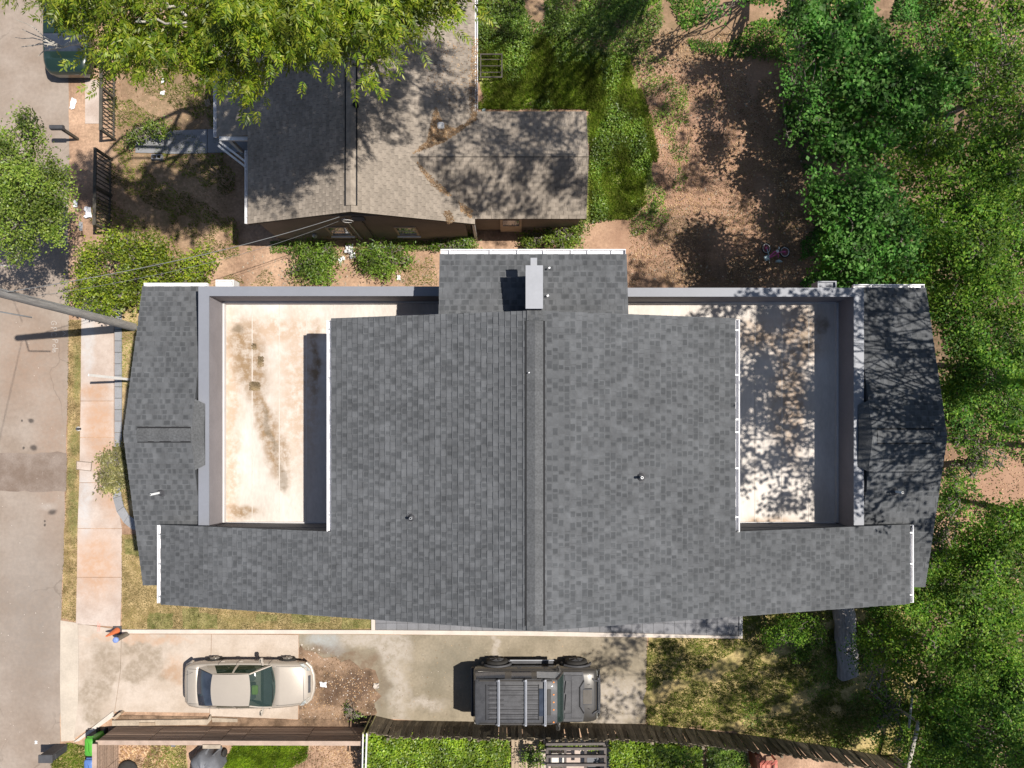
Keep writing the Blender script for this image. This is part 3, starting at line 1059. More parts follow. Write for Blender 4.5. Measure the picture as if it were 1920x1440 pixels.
# shed roof of the north bay
BZ = H - 20.38
bo = (0, YN - .06, BZ)
bs = .20
cb = math.cos(math.atan(bs))
brect = [(-1.86, 2.95, 0, (4.335 - YN + .06) / cb)]
plane_slab(roof_mb, bo, (1, 0, 0), (0, cb, -cb * bs), brect)
low_pieces += shingle_pieces(bo, (1, 0, 0), (0, cb, -cb * bs), brect)
roof = roof_mb.build('roof', M['roof_edge'], town)
for ap in aprons:
    ap.build('roof_apron', M['ridge_shingle'], roof)
lay_shingles(main_pieces + low_pieces, roof, M['shingle'], 300, M['shingle_band'])

# walls
wb = MB()
wb.box(-10.2, 11.5, -4.35, 3.45, 0, DECKZ - .25)                       # lower storeys
for (x0, x1) in ((-4.42, 5.53),):
    wb.box(x0, x1, -4.85, 2.5, DECKZ - .25, zr(EL) - .16)
wb.add([(-4.42, 2.5, zr(EL) - .16), (5.53, 2.5, zr(EL) - .16), (RX, 2.5, RZ - .2)], [(0, 1, 2)])
wb.add([(-4.42, -4.85, zr(EL) - .16), (5.53, -4.85, zr(EL) - .16), (RX, -4.85, RZ - .2)], [(2, 1, 0)])
wb.box(-9.55, -4.43, -4.85, -2.93, DECKZ - .9, zr(SLX) - .16)
wb.box(5.54, 10.9, -4.85, -2.93, DECKZ - .9, zr(SRX) - .16)
wb.hexa([(-9.55, -4.84, zr(SLX) - .17), (-4.43, -4.84, zr(SLX) - .17), (-4.43, -2.94, zr(SLX) - .17), (-9.55, -2.94, zr(SLX) - .17),
         (-9.55, -4.84, zr(-9.55) - .15), (-4.43, -4.84, zr(-4.43) - .15), (-4.43, -2.94, zr(-4.43) - .15), (-9.55, -2.94, zr(-9.55) - .15)])
wb.hexa([(5.54, -4.84, zr(SRX) - .17), (10.9, -4.84, zr(SRX) - .17), (10.9, -2.94, zr(SRX) - .17), (5.54, -2.94, zr(SRX) - .17),
         (5.54, -4.84, zr(5.54) - .15), (10.9, -4.84, zr(10.9) - .15), (10.9, -2.94, zr(10.9) - .15), (5.54, -2.94, zr(5.54) - .15)])
wb.box(-1.7, 2.8, 2.51, 4.15, 0, BZ - .5)
for d, xa, xb in ((WR, -10.25, -8.72), (ERf, 9.80, 11.55)):
    yr, z_ = d['ridge']
    wb.box(xa, xb, d['ys'] + .3, d['yn'] - .3, DECKZ - .25, z_ - 4.2 * SW_ - .12)
    wb.add([(xa, d['ys'] + .3, z_ - 4.2 * SW_ - .12), (xa, d['yn'] - .3, z_ - 4.2 * SW_ - .12), (xa, yr, z_ - .2)], [(0, 1, 2)])
    wb.add([(xb, d['ys'] + .3, z_ - 4.2 * SW_ - .12), (xb, d['yn'] - .3, z_ - 4.2 * SW_ - .12), (xb, yr, z_ - .2)], [(2, 1, 0)])
wb.build('wall', M['siding_dark'], town)
# roof decks: floor, parapet with cap, base flashing
for side in (-1, 1):
    if side < 0:
        xo, xi, xin = -8.69, -8.395, -4.43
        yco, yci = 3.783, 3.517
    else:
        xo, xi, xin = 9.753, 9.472, 5.54
        yco, yci = 3.745, 3.50
    dk = MB().box(xi, xin, -2.925, yci, DECKZ - .12, DECKZ)
    xe = -1.72 if side < 0 else 2.82
    dk.box(xin, xe, 2.45, yci, DECKZ - .12, DECKZ)
    deck = dk.build('roof_deck', M['deck'], town)
    sgn = side
    par = MB()
    par.box(xi + sgn * .02, xo - sgn * .015, -2.92, yco - .015, DECKZ - 1.5, CAPZ - .045)
    par.box(xi + sgn * .019, xe, yci + .02, yco - .016, DECKZ - 1.5, CAPZ - .046)
    parapet = par.build('parapet', M['parapet'], town)
    cap = MB().box(xo, xi, -2.90, yci, CAPZ - .045, CAPZ)
    cap.box(xo, xe, yci, yco, CAPZ - .045, CAPZ + .0015)
    cap.build('cap', M['metal_grey'], parapet)
    fl_ = MB()
    fl_.box(xi + sgn * .018, xi - sgn * .035, -2.9, yci, DECKZ, DECKZ + .16)
    fl_.box(xi - sgn * .036, xe, yci + .019, yci - .03, DECKZ, DECKZ + .14)
    fl_.box(xi - sgn * .036, xin, -2.926, -2.89, DECKZ, DECKZ + .10)
    fl_.build('base_flashing', mat('flashing_%d' % (side + 2), (.50, .48, .47), .6, .05), parapet)
    # membrane seams
    sm = MB()
    for k in range(1, 5):
        xs = xi + (xin - xi) * k / 5
        sm.box(xs - .012, xs + .012, -2.88, yci - .04, DECKZ, DECKZ + .006)
    sm.build('membrane_seam', mat('seam_%d' % (side + 2), (.50, .45, .40), .8, .08), deck)
    # drain box outside the north parapet
    cx_, w_ = (W(430, 531, 9)[0], .5) if side < 0 else (W(1541, 534, 9)[0], .52)
    sb = MB()
    y0 = yco - .01
    sb.box(cx_ - w_ / 2, cx_ + w_ / 2, y0, y0 + .03, CAPZ - .5, CAPZ - .02)
    sb.box(cx_ - w_ / 2, cx_ + w_ / 2, y0 + .17, y0 + .20, CAPZ - .5, CAPZ - .02)
    sb.box(cx_ - w_ / 2, cx_ - w_ / 2 + .03, y0 + .03, y0 + .17, CAPZ - .5, CAPZ - .02)
    sb.box(cx_ + w_ / 2 - .03, cx_ + w_ / 2, y0 + .03, y0 + .17, CAPZ - .5, CAPZ - .02)
    sb.box(cx_ - w_ / 2 + .03, cx_ + w_ / 2 - .03, y0 + .03, y0 + .17, CAPZ - .5, CAPZ - .10)
    sb.build('drain_box', M['white_trim'] if side < 0 else M['metal_grey'], town)
# gutters
gutter(town, (EL, YN - .05, zr(EL) - .02), (EL, YI - .02, zr(EL) - .02), (-1, 0, 0), .12, (.27, .47, .75, .92, .04))
gutter(town, (ER, YN - .03, zr(ER) - .02), (ER, YI - .02, zr(ER) - .02), (1, 0, 0), .12, (.05, .26, .47, .53, .70, .93))
gutter(town, (SLX, YI - .02, zr(SLX) - .02), (SLX, YS + .03, zr(SLX) - .02), (-1, 0, 0), .12, (.12, .5, .92))
gutter(town, (SRX, YI - .02, zr(SRX) - .02), (SRX, YS + .03, zr(SRX) - .02), (1, 0, 0), .12, (.1, .5, .9))
zb_ = BZ - (4.335 - YN + .06) * bs - .02
gutter(town, (-1.84, 4.335, zb_), (2.93, 4.335, zb_), (0, 1, 0), .13, (.05, .27, .42, .56, .71, .80, .93), M['white_metal'])
zw = WR['ridge'][1] - (WR['yn'] - WR['ridge'][0]) * SW_ - .02
gutter(town, (WR['x0'] + .02, WR['yn'], zw), (-8.72, WR['yn'], zw), (0, 1, 0), .10, (.14, .76), M['white_metal'])
gutter(town, (9.78, ERf['yn'], zw), (ERf['x1'] - .02, ERf['yn'], zw), (0, 1, 0), .10, (.25, .8))
# ridge vents: dark slots either side of overlapping cap pieces
def ridge_vent(parent, a, b_, half, axis, zridge, slope, n, slit=True):
    vent = MB()
    if axis == 'y':
        for s in (-1, 1):
            x = a[0] + s * (half + .012)
            vent.hexa([(x - .032, a[1], zridge - half * slope - .02), (x + .032, a[1], zridge - half * slope - .02), (x + .032, b_[1], zridge - half * slope - .02), (x - .032, b_[1], zridge - half * slope - .02),
                       (x - .032, a[1], zridge - half * slope + .034), (x + .032, a[1], zridge - half * slope + .034), (x + .032, b_[1], zridge - half * slope + .034), (x - .032, b_[1], zridge - half * slope + .034)])
    else:
        for s in (-1, 1):
            y = a[1] + s * (half + .012)
            vent.box(a[0], b_[0], y - .03, y + .03, zridge - half * slope - .02, zridge - half * slope + .034)
    vo = vent.build('ridge_vent', M['black'], parent)
    for k in range(n):
        t0, t1 = k / n, (k + 1) / n
        p = Vector(a).lerp(Vector(b_), t0)
        q = Vector(a).lerp(Vector(b_), t1)
        z0 = zridge + .05 + .006 * (k % 2)
        zs = zridge - half * slope + .042
        if axis == 'y':
            pr = [(p.x - half, p.y, zs), (p.x, p.y, z0), (p.x + half, p.y, zs), (q.x + half, q.y, zs), (q.x, q.y, z0), (q.x - half, q.y, zs)]
        else:
            pr = [(p.x, p.y - half, zs), (p.x, p.y, z0), (p.x, p.y + half, zs), (q.x, q.y + half, zs), (q.x, q.y, z0), (q.x, q.y - half, zs)]
        lo = [(x, y, z - .016) for x, y, z in pr]
        c = MB().add(lo + pr, [(6, 7, 10, 11), (7, 8, 9, 10), (0, 1, 7, 6), (1, 2, 8, 7), (2, 3, 9, 8), (5, 0, 6, 11), (3, 4, 10, 9), (4, 5, 11, 10), (0, 5, 4, 1), (1, 4, 3, 2)])
        c.f = [list(f) for f in c.f]
        c.build('ridge_cap', M['ridge_shingle'], vo)
    return vo
ridge_vent(town, (RX, YN - .25, 0), (RX, YS + .12, 0), .20, 'y', RZ, SL, 26)
rc = MB()
for yy in (YN - .24, YS + .0):
    rc.hexa([(RX - .2, yy, RZ - .06), (RX + .2, yy, RZ - .06), (RX + .2, yy + .24, RZ - .06), (RX - .2, yy + .24, RZ - .06), (RX - .2, yy, RZ + .01), (RX + .2, yy, RZ + .01), (RX + .2, yy + .24, RZ + .01), (RX - .2, yy + .24, RZ + .01)])
rc.build('ridge_cap', M['ridge_shingle'], roof)
wv = W(257, 817, H - 21.9), W(357, 817, H - 21.9)
ridge_vent(town, (wv[0][0], WR['ridge'][0], 0), (wv[1][0], WR['ridge'][0], 0), .175, 'x', WR['ridge'][1], SW_, 5)
ev = W(1645, 820, H - 21.9), W(1752, 820, H - 21.9)
ridge_vent(town, (ev[0][0], ERf['ridge'][0], 0), (ev[1][0], ERf['ridge'][0], 0), .175, 'x', ERf['ridge'][1], SW_, 5)
# chimney chase with flat metal cover on the north bay
zc = H - 19.32
ch = MB()
x0, x1 = W(985.5, 0, zc)[0], W(1018, 0, zc)[0]
y0, y1 = W(0, 579, zc)[1], W(0, 498, zc)[1]
ch.box(x0 + .02, x1 - .02, y0 + .02, y1 - .02, BZ - .5, zc - .02)
chim = ch.build('chimney', M['parapet'], town)
MB().box(x0, x1, y0, y1, zc - .02, zc + .03).build('chimney_cover', M['cover'], chim)
MB().box(x0 + .12, x1 - .14, y1 + .001, y1 + .20, zc - .35, zc - .06).build('flue_box', M['cover'], chim)
# plumbing vents
def vent_pipe(px, py, X=None, lean=(0, 0), plane='main', tall=.32, flange=.13):
    if plane == 'main':
        z = RZ
        for _ in range(8):
            p = W(px, py, z)
            z = zr(p[0])
    else:
        d = WR if plane == 'west' else ERf
        z = 9.5
        for _ in range(8):
            p = W(px, py, z)
            z = d['ridge'][1] - abs(p[1] - d['ridge'][0]) * SW_
    vb = MB()
    vb.cyl(p, flange, z - .03, z + .03, 20, flange * .92)
    vb.lathe((p[0], p[1], z + .03), [(flange * .75, 0), (.075, .035), (.05, .09)], 18)
    vp = vb.build('vent_flashing', M['dark_plastic'], town)
    t = MB()
    q = (p[0] + lean[0], p[1] + lean[1], z + tall)
    t.tube([(p[0], p[1], z), q], .034, 12)
    t.build('vent_pipe', M['pvc'] if plane != 'main' else M['galv'], vp)
    i = MB().cyl(q, .022, q[2] - .01, q[2] + .004, 10)
    i.build('pipe_opening', M['black'], vp)
vent_pipe(772, 970, tall=.26)
vent_pipe(1200, 894, tall=.34, flange=.15)
vent_pipe(303, 923, plane='west', tall=.42, lean=(-.12, -.03))
vent_pipe(1676, 921, plane='east', tall=.45, lean=(.03, 0), flange=.15)
# bits of debris on roofs and decks
for (x, y, h, s, m_) in ((1030, 503, 11.2, .05, 'white_paper'), (1027, 555, 11.3, .055, 'white_paper'), (992, 699, 12.2, .03, 'white_paper')):
    p = W(x, y, h)
    MB().rbox((p[0], p[1], h + .06), s, s * .8, .012, random.random()).build_thing('debris_chip', M[m_], 'small white scrap on the charcoal shingles ' + {503: 'right of the chimney, nearest the north gutter', 555: 'right of the chimney, near its south end', 699: 'on the long main ridge'}[y], 'debris', 'white scraps on the roof')
# moss clumps on the west deck
def clump(px, py, h, r, n, size, lf, name, label, cat, group=None, flat=.12):
    p = W(px, py, h)
    P = np.clip(rng.normal(size=(n, 3)), -1.7, 1.7) * np.array([r[0], r[1], flat * min(r)]) * .5
    P[:, 2] = np.abs(P[:, 2]) + .01
    o = link_mesh(name, quads_mesh(name, leaf_quads(P, size * .6, size * .45, .8)), lf)
    o.location = p
    return tag(o, label, cat, group)
clump(478, 724, DECKZ, (.17, .13), 700, .05, LF['soil'], 'dirt_clump', 'round brown dirt clump on the west deck, the largest of its three clumps', 'dirt', 'dirt clumps on the west deck')
clump(489, 678, DECKZ, (.09, .16), 350, .05, LF['soil'], 'dirt_clump', 'flat brown debris clump on the west deck, the middle of its three clumps', 'dirt', 'dirt clumps on the west deck')
clump(477, 650, DECKZ, (.07, .09), 180, .05, LF['soil'], 'dirt_clump', 'small flat brown debris clump on the west deck, nearest the north parapet', 'dirt', 'dirt clumps on the west deck')

# ================================================================ OLDER HOUSE to the north
old = thing('bungalow', 'older single-storey brown house with weathered tan shingle roof under tree shade', 'house', (-4.5, 9.5, 0))
OX, OZ, OS = -5.43, H - 27.13, .416
oc = math.cos(math.atan(OS))
OYS, OYN = 7.12, 22.0
oL, oR = -9.45, -1.336
Wy, Wz, Ws = 9.22, H - 27.9, .47
WSy, WNy, WE = 7.31, 11.13, 2.66
wc = math.cos(math.atan(Ws))
om = MB()
oO = (OX, 0, OZ)
lenOL, lenOR = (OX - oL) / oc, (oR - OX) / oc
# main gable; eaves
plane_slab(om, oO, (0, 1, 0), (-oc, 0, -oc * OS), [(OYS, OYN, 0, lenOL)])
plane_slab(om, oO, (0, 1, 0), (oc, 0, -oc * OS), [(OYS, OYN, 0, lenOR)])
wO = (0, Wy, Wz)
wx0 = OX + (OZ - Wz) / OS           # where the wing ridge meets the main slope
plane_slab(om, wO, (1, 0, 0), (0, wc, -wc * Ws), [(wx0, WE, 0, (WNy - Wy) / wc)])
plane_slab(om, wO, (1, 0, 0), (0, -wc, -wc * Ws), [(wx0, WE, 0, (Wy - WSy) / wc)])
old_roof = om.build('roof', M['old_edge'], old)
op = shingle_pieces(oO, (0, 1, 0), (-oc, 0, -oc * OS), [(OYS, 16.5, 0, lenOL)], .14, '3tab')
rp = shingle_pieces(oO, (0, 1, 0), (oc, 0, -oc * OS), [(OYS, 16.5, 0, lenOR)], .14, '3tab')
def zmain(x):
    return OZ - abs(x - OX) * OS
def zwing(y):
    return Wz - abs(y - Wy) * Ws
rp = [q for q in rp if not (q[0].x > wx0 - .1 and WSy < q[0].y < WNy and zwing(q[0].y + .15) > zmain(q[0].x) + .05)]
wp = shingle_pieces(wO, (1, 0, 0), (0, wc, -wc * Ws), [(wx0 - .2, WE, 0, (WNy - Wy) / wc)], .14, '3tab') + shingle_pieces(wO, (1, 0, 0), (0, -wc, -wc * Ws), [(wx0 - .2, WE, 0, (Wy - WSy) / wc)], .14, '3tab')
wp = [q for q in wp if q[0].x > oR + .02 or zmain(q[0].x + q[4]) < zwing(q[0].y + .5 * q[2].y * q[5]) + .01]
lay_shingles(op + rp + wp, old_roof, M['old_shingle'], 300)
# ridge cap with two dark edges
ridge_vent(old, (OX, OYS + .22, 0), (OX, 16.5, 0), .165, 'y', OZ, OS * .6, 30)
for o in list(bpy.data.objects):
    if o.name.startswith('ridge_cap') and root_of(o) is old:
        o.data.materials.clear()
        o.data.materials.append(M['old_shingle'])
# walls with lap siding: south gable wall, wing wall
ow = MB()
ow.box(oL + .35, oR - .25, OYS + .32, OYN, 0, 2.75)
yw = OYS + .10
nb = 22
for k in range(nb):
    z0, z1 = .25 + k * .155, .25 + (k + 1) * .155
    if z0 > 3.95:
        break
    def half(z):
        return 3.72 if z < 2.72 else max(.1, 3.72 - (z - 2.72) / OS)
    hw = half(z1)
    ow.hexa([(OX - hw, yw - .016, z0), (OX + hw, yw - .016, z0), (OX + hw, yw + .2, z0), (OX - hw, yw + .2, z0),
             (OX - hw, yw - .002, z1), (OX + hw, yw - .002, z1), (OX + hw, yw + .2, z1), (OX - hw, yw + .2, z1)])
ow.box(OX - 3.7, OX + 3.7, yw, yw + .2, 0, .25)
for k in range(17):
    z0, z1 = .25 + k * .155, .25 + (k + 1) * .155
    ow.hexa([(oR - .2, WSy + .24, z0), (WE - .15, WSy + .24, z0), (WE - .15, WSy + .5, z0), (oR - .2, WSy + .5, z0),
             (oR - .2, WSy + .252, z1), (WE - .15, WSy + .252, z1), (WE - .15, WSy + .5, z1), (oR - .2, WSy + .5, z1)])
ow.box(oR - .2, WE - .16, WSy + .51, WNy - .25, 0, 2.7)
owall = ow.build('wall', M['old_siding'], old)
def old_window(px0, px1, zs, zt, y, parent=old):
    fr = MB()
    x0 = (px0 - CX) * (H - zs) / F
    x1 = (px1 - CX) * (H - zs) / F
    t = .07
    fr.box(x0, x1, y - .05, y - .018, zs - .06, zs + t * .6)
    fr.box(x0, x1, y - .05, y - .018, zt - t, zt)
    fr.box(x0, x0 + t, y - .05, y - .018, zs + t * .6, zt - t)
    fr.box(x1 - t, x1, y - .05, y - .018, zs + t * .6, zt - t)
    w = fr.build('window', M['old_trim'], parent)
    zm = (zs + zt) / 2
    MB().box(x0 + t, x1 - t, y - .028, y - .019, zs + t * .6, zm - .02).build('pane', M['window_glass'], w)
    MB().box(x0 + t, x1 - t, y - .026, y - .018, zm + .02, zt - t).build('pane', M['window_glass'], w)
    MB().box(x0 + t, x1 - t, y - .036, y - .0185, zm - .02, zm + .02).build('sash_bar', M['white_trim'], w)
    MB().box(x0 - .04, x1 + .04, y - .11, y - .051, zs - .07, zs - .02).build('sill', M['white_trim'], w)
old_window(623, 663, .85, 2.15, yw)
old_window(747, 787, .85, 2.15, yw)
lv = MB()
p = W(672, 405, 3.4)
lv.box(p[0] - .22, p[0] + .22, yw - .03, yw - .017, 3.15, 3.6)
lvo = lv.build('gable_vent', M['black'], old)
for k in range(6):
    MB().rbox((p[0], yw - .045, 3.19 + k * .075), .42, .05, .012, 0, .6).build('louver', M['old_siding'], lvo)
# wing door with pale frame
dr = MB()
x0, x1 = W(938, 0, 1)[0], W(978, 0, 1)[0]
dr.box(x0, x1, WSy + .19, WSy + .235, .1, 2.1)
do = dr.build('door', M['old_trim'], old)
MB().box(x0 + .1, x1 - .1, WSy + .17, WSy + .188, 1.1, 1.95).build('pane', M['window_glass'], do)
MB().box(oR - .12, oR - .02, yw - .03, yw + .08, 0, 2.8).build('corner_trim', M['white_trim'], old)
MB().tube([(OX - .42, yw - .05, 3.5), (OX - .42, yw - .05, .1)], .022, 6).build('service_conduit', M['galv'], old)
MB().tube([(OX + .1, yw - .04, 3.0), (OX + .1, yw - .04, .1)], .018, 6).build('drain_pipe', M['rail_dark'], old)
mt_ = MB().lathe((OX - 2.1, yw - .08, .95), [(.09, 0), (.09, .1), (.06, .16), (.02, .18)], 12)
mt_.build('electric_meter', M['galv'], old)
# gutters, roof vent, porch
gutter(old, (oL, OYS + .02, zmain(oL) - .02), (oL, 9.75, zmain(oL) - .02), (-1, 0, 0), .11, (.1, .4, .75), M['white_metal'])
gutter(old, (oR, WNy + .02, zmain(oR) - .02), (oR, OYN - 5, zmain(oR) - .02), (1, 0, 0), .10)
vp_ = W(826, 234, 3.5)
vb = MB().bevbox((vp_[0], vp_[1], zmain(vp_[0]) + .07), .24, .24, .16, .05)
vb.build('roof_vent', M['white_trim'], old)
pk = W(666, 197, OZ)
MB().cyl((pk[0] + .02, pk[1]), .09, zmain(pk[0]) - .1, zmain(pk[0]) + .14, 14).build('roof_vent', M['black'], old)
pp = MB()
pz = 2.55
x0, x1 = W(405, 0, pz)[0], oL - .02
y0, y1 = W(0, 256, pz)[1], W(0, 40, pz)[1]
pp.hexa([(x0, y0, pz - .15), (x1, y0, pz + .05), (x1, y1, pz + .05), (x0, y1, pz - .15), (x0, y0, pz - .03), (x1, y0, pz + .15), (x1, y1, pz + .15), (x0, y1, pz - .03)])
porch = pp.build('porch_roof', M['old_shingle'], old)
gutter(old, (x0, y0, pz - .04), (x0, y1, pz - .04), (-1, 0, 0), .09, (.05, .3), M['white_metal'])
MB().box(x0 + .12, x1 - .02, y0 - .14, y0 - .003, pz - .09, pz + .02).build('porch_fascia', M['white_trim'], old)
b0, b1 = Vector((x0 + .1, y0 - .16, pz - .05)), Vector((oL - .05, 9.35, pz - .12))
dvec = (b1 - b0)
for o_ in (0, .13):
    MB().rbox((b0 + b1) / 2 + Vector((-o_ * .55, -o_, 0)), dvec.length - o_ * .4, .07, .06, math.atan2(dvec.y, dvec.x)).build('porch_beam', M['white_trim'], old)
pf = MB().box(x0 + .1, oL - .1 + .3, y0 + .1, y1, 0, .3)
pf.build('porch_floor', M['concrete_grey'], old)
for yy in (y0 + .15, y0 + 2.2):
    MB().box(x0 + .12, x0 + .24, yy, yy + .12, .3, pz - .13).build('porch_post', M['white_trim'], old)

# leaf litter lying in the valley and gutters of the old roof
def litter_on(poly_px, n, zf, label, size=.05):
    pts = scatter([WXY(x, y, 3.7) for x, y in poly_px], n)
    P = np.column_stack([pts, [zf(x, y) + .03 + .02 * random.random() for x, y in pts]])
    o = link_mesh('leaf_litter', quads_mesh('leaf_litter', leaf_quads(P, size, size * .55, .75)), LF['litter'], None, 'stuff')
    o['label'] = label
zold = lambda x, y: max(zmain(x), zwing(y) if (x > wx0 and WSy - .1 < y < WNy + .1) else -9)
litter_on([(772, 291), (800, 262), (806, 232), (815, 195), (830, 225), (850, 232), (872, 222), (890, 190), (893, 212), (860, 240), (835, 262)], 2600, zold, 'drift of tan fallen leaves in the roof valley')
litter_on([(782, 303), (798, 318), (815, 335), (845, 358), (838, 363), (806, 342), (788, 318)], 450, zold, 'line of fallen leaves down the lower roof valley')
litter_on([(828, 392), (842, 388), (850, 408), (838, 414)], 260, zold, 'patch of fallen leaves near the south eave')
litter_on([(858, 370), (885, 385), (882, 400), (862, 388)], 240, zold, 'patch of fallen leaves at the foot of the valley')
litter_on([(884, 50), (893, 50), (893, 205), (882, 205), (876, 160)], 700, zold, 'fallen leaves along the east eave')
litter_on([(800, 60), (880, 70), (875, 200), (820, 190), (790, 120)], 300, zold, 'scattered fallen leaves on the shaded east slope')

# ================================================================ VEHICLES
def loft(stations, prof):
    rings = []
    for s in stations:
        half = prof(s)
        ring = [(s[0], y, z) for y, z in half] + [(s[0], -y, z) for y, z in reversed(half[1:-1])]
        rings.append(ring)
    mb = MB()
    mb.rings(rings, True, True)
    return mb


def patch(e0, e1, n=6, bulge=(0, 0, 0)):
    """surface between two polylines"""
    rows = []
    for i in range(n + 1):
        t = i / n
        k = 4 * t * (1 - t)
        rows.append([tuple(Vector(a).lerp(Vector(b_), t) + Vector(bulge) * k) for a, b_ in zip(e0, e1)])
    return MB().grid(rows)


def arc_edge(x, half, z, bow, n=9, drop=.0):
    out = []
    for i in range(n):
        t = -1 + 2 * i / (n - 1)
        out.append((x + bow * (1 - t * t), half * t, z - drop * t * t))
    return out


def wheel(parent, x, y, r, w, tyre, rim):
    s = 1 if y > 0 else -1
    prof = [(r * .62, -w / 2), (r * .95, -w / 2), (r, -w * .3), (r, w * .3), (r * .95, w / 2), (r * .62, w / 2)]
    m = MB()
    m.lathe((0, 0, 0), prof, 22)
    m.xform(Matrix.Translation((x, y, r)) @ Matrix.Rotation(math.pi / 2, 4, 'X'))
    t = m.build('wheel', tyre, parent)
    q = MB()
    q.lathe((0, 0, 0), [(r * .62, -.02), (r * .55, .02), (.06, .03), (.05, .05)], 18)
    for k in range(6):
        a = k * math.pi / 3
        q.rbox((math.cos(a) * r * .35, math.sin(a) * r * .35, .045), r * .5, .05, .02, a)
    q.xform(Matrix.Translation((x, y + s * (w / 2 - .015), r)) @ Matrix.Rotation(-s * math.pi / 2, 4, 'X'))
    q.build('rim', rim, t)
    return t


# --- champagne sedan
car = thing('sedan', 'champagne gold four-door sedan parked on the concrete driveway', 'car', (-10.16, -10.06, .03))
BASE[car.name] = (0, 0, 0)
car_st = [(-2.43, .52, .42, .66, .68, 0), (-2.38, .70, .32, .80, .84, 0), (-2.22, .80, .26, .90, .95, 0), (-1.95, .85, .25, .94, .99, 0), (-1.80, .865, .25, .95, 1.0, 0),
          (-1.78, .868, .25, .95, .4, 1), (-1.2, .885, .25, .95, .4, 1), (-.4, .895, .25, .94, .4, 1), (.5, .89, .25, .93, .4, 1), (.98, .885, .25, .92, .4, 1),
          (1.0, .884, .25, .92, .96, 0), (1.3, .875, .25, .89, .95, 0), (1.7, .855, .25, .83, .90, 0), (2.05, .815, .26, .75, .83, 0), (2.25, .74, .28, .67, .75, 0), (2.37, .62, .34, .58, .64, 0), (2.43, .46, .40, .52, .56, 0)]
def car_prof(s):
    x, w, zb, zs, zt, tub = s
    if tub:
        return [(0, zb), (w * .9, zb), (w * .985, zb + .18), (w, (zb + zs) * .55), (w * .985, zs - .07), (w * .93, zs), (w * .86, zs - .02), (w * .82, .45), (0, .42)]
    return [(0, zb), (w * .9, zb), (w * .985, zb + (zs - zb) * .25), (w, zb + (zs - zb) * .6), (w * .975, zs - .06), (w * .90, zs), (w * .78, zs + (zt - zs) * .45), (w * .42, zs + (zt - zs) * .85), (0, zt)]
cb_ = loft(car_st, car_prof).build('body', M['car_paint'], car)
rf0 = arc_edge(.25, .60, 1.41, .07, 9, .035)
rr0 = arc_edge(-1.12, .585, 1.39, -.06, 9, .035)
ws1 = arc_edge(.98, .79, .95, .16, 9, .03)
rw1 = arc_edge(-1.80, .71, .985, -.07, 9, .02)
rp_ = patch(rr0, rf0, 8, (0, 0, .035)).build('roof_panel', M['car_paint'], car)
patch(rf0, ws1, 5, (.02, 0, .05)).build('windshield', M['windshield'], car)
patch(rw1, rr0, 5, (-.01, 0, .05)).build('rear_window', M['dark_glass'], car)
for s in (1, -1):
    roofline = [(-1.12, s * .587, 1.355), (-.8, s * .605, 1.385), (-.4, s * .615, 1.39), (0.0, s * .61, 1.385), (.25, s * .60, 1.375)]
    belt = [(-1.50, s * .80, .955), (-.95, s * .82, .955), (-.35, s * .825, .95), (.3, s * .82, .94), (.92, s * .80, .935)]
    top_in = [tuple(Vector(a).lerp(Vector(b_), .10)) for a, b_ in zip(roofline, belt)]
    # glass: rear and front door panes
    def pane(t0, t1):
        def at(L, t):
            k = t * (len(L) - 1)
            i = min(int(k), len(L) - 2)
            return Vector(L[i]).lerp(Vector(L[i + 1]), k - i)
        e0 = [tuple(at(top_in, t0 + (t1 - t0) * j / 5)) for j in range(6)]
        e1 = [tuple(at(belt, t0 + (t1 - t0) * j / 5)) for j in range(6)]
        return patch(e0, e1, 3, (0, s * .02, 0))
    pane(.14, .50).build('side_window', M['side_glass'], car)
    pane(.54, .97).build('side_window', M['side_glass'], car)
    fr = patch(roofline, top_in, 1)
    for (t0, t1) in ((0, .14), (.50, .54), (.97, 1.0)):
        q = pane(t0, t1)
        fr.add(q.v, q.f)
    fr.tube([(.27, s * .60, 1.378), (.62, s * .70, 1.18), (.98, s * .795, .935)], .032, 6)
    q = patch([(-1.12, s * .587, 1.36), (-1.40, s * .64, 1.20), (-1.80, s * .715, .965)], [(-1.12, s * .60, 1.345), (-1.34, s * .72, 1.12), (-1.50, s * .80, .955)], 3)
    fr.add(q.v, q.f)
    q = patch([(-1.80, s * .715, .965), (-1.66, s * .75, .96), (-1.50, s * .80, .955)], [(-1.80, s * .79, .945), (-1.66, s * .80, .945), (-1.50, s * .815, .945)], 1)
    fr.add(q.v, q.f)
    fr.build('pillars', M['car_paint'], car)
    mr = MB().bevbox((.60, s * 1.0, 1.0), .13, .20, .13, .04)
    mr.rbox((.66, s * .88, .97), .06, .14, .05)
    mr.build('wing_mirror', M['car_paint'], car)
    MB().add([(2.02, s * .80, .76), (2.16, s * .80, .71), (2.36, s * .60, .635), (2.40, s * .50, .585), (2.30, s * .52, .70), (2.14, s * .66, .785)],
             [(0, 1, 2, 3, 4, 5) if s < 0 else (5, 4, 3, 2, 1, 0)]).xform(Matrix.Translation((-.02, 0, .004))).build('headlight', M['clear_lens'], car)
    for xx in (-1.42, 1.42):
        wheel(car, xx, s * .80, .315, .19, M['tyre'], M['rim'])
MB().rbox((2.355, 0, .665), .10, .66, .015, 0, 0, .75).build('grille', M['dark_plastic'], car)
bp = MB()
bp.tube([(2.18, -.78, .50), (2.36, -.62, .48), (2.46, -.3, .47), (2.475, 0, .47), (2.46, .3, .47), (2.36, .62, .48), (2.18, .78, .50)], .075, 8)
bp.build('front_bumper', M['car_paint'], car)
bp = MB()
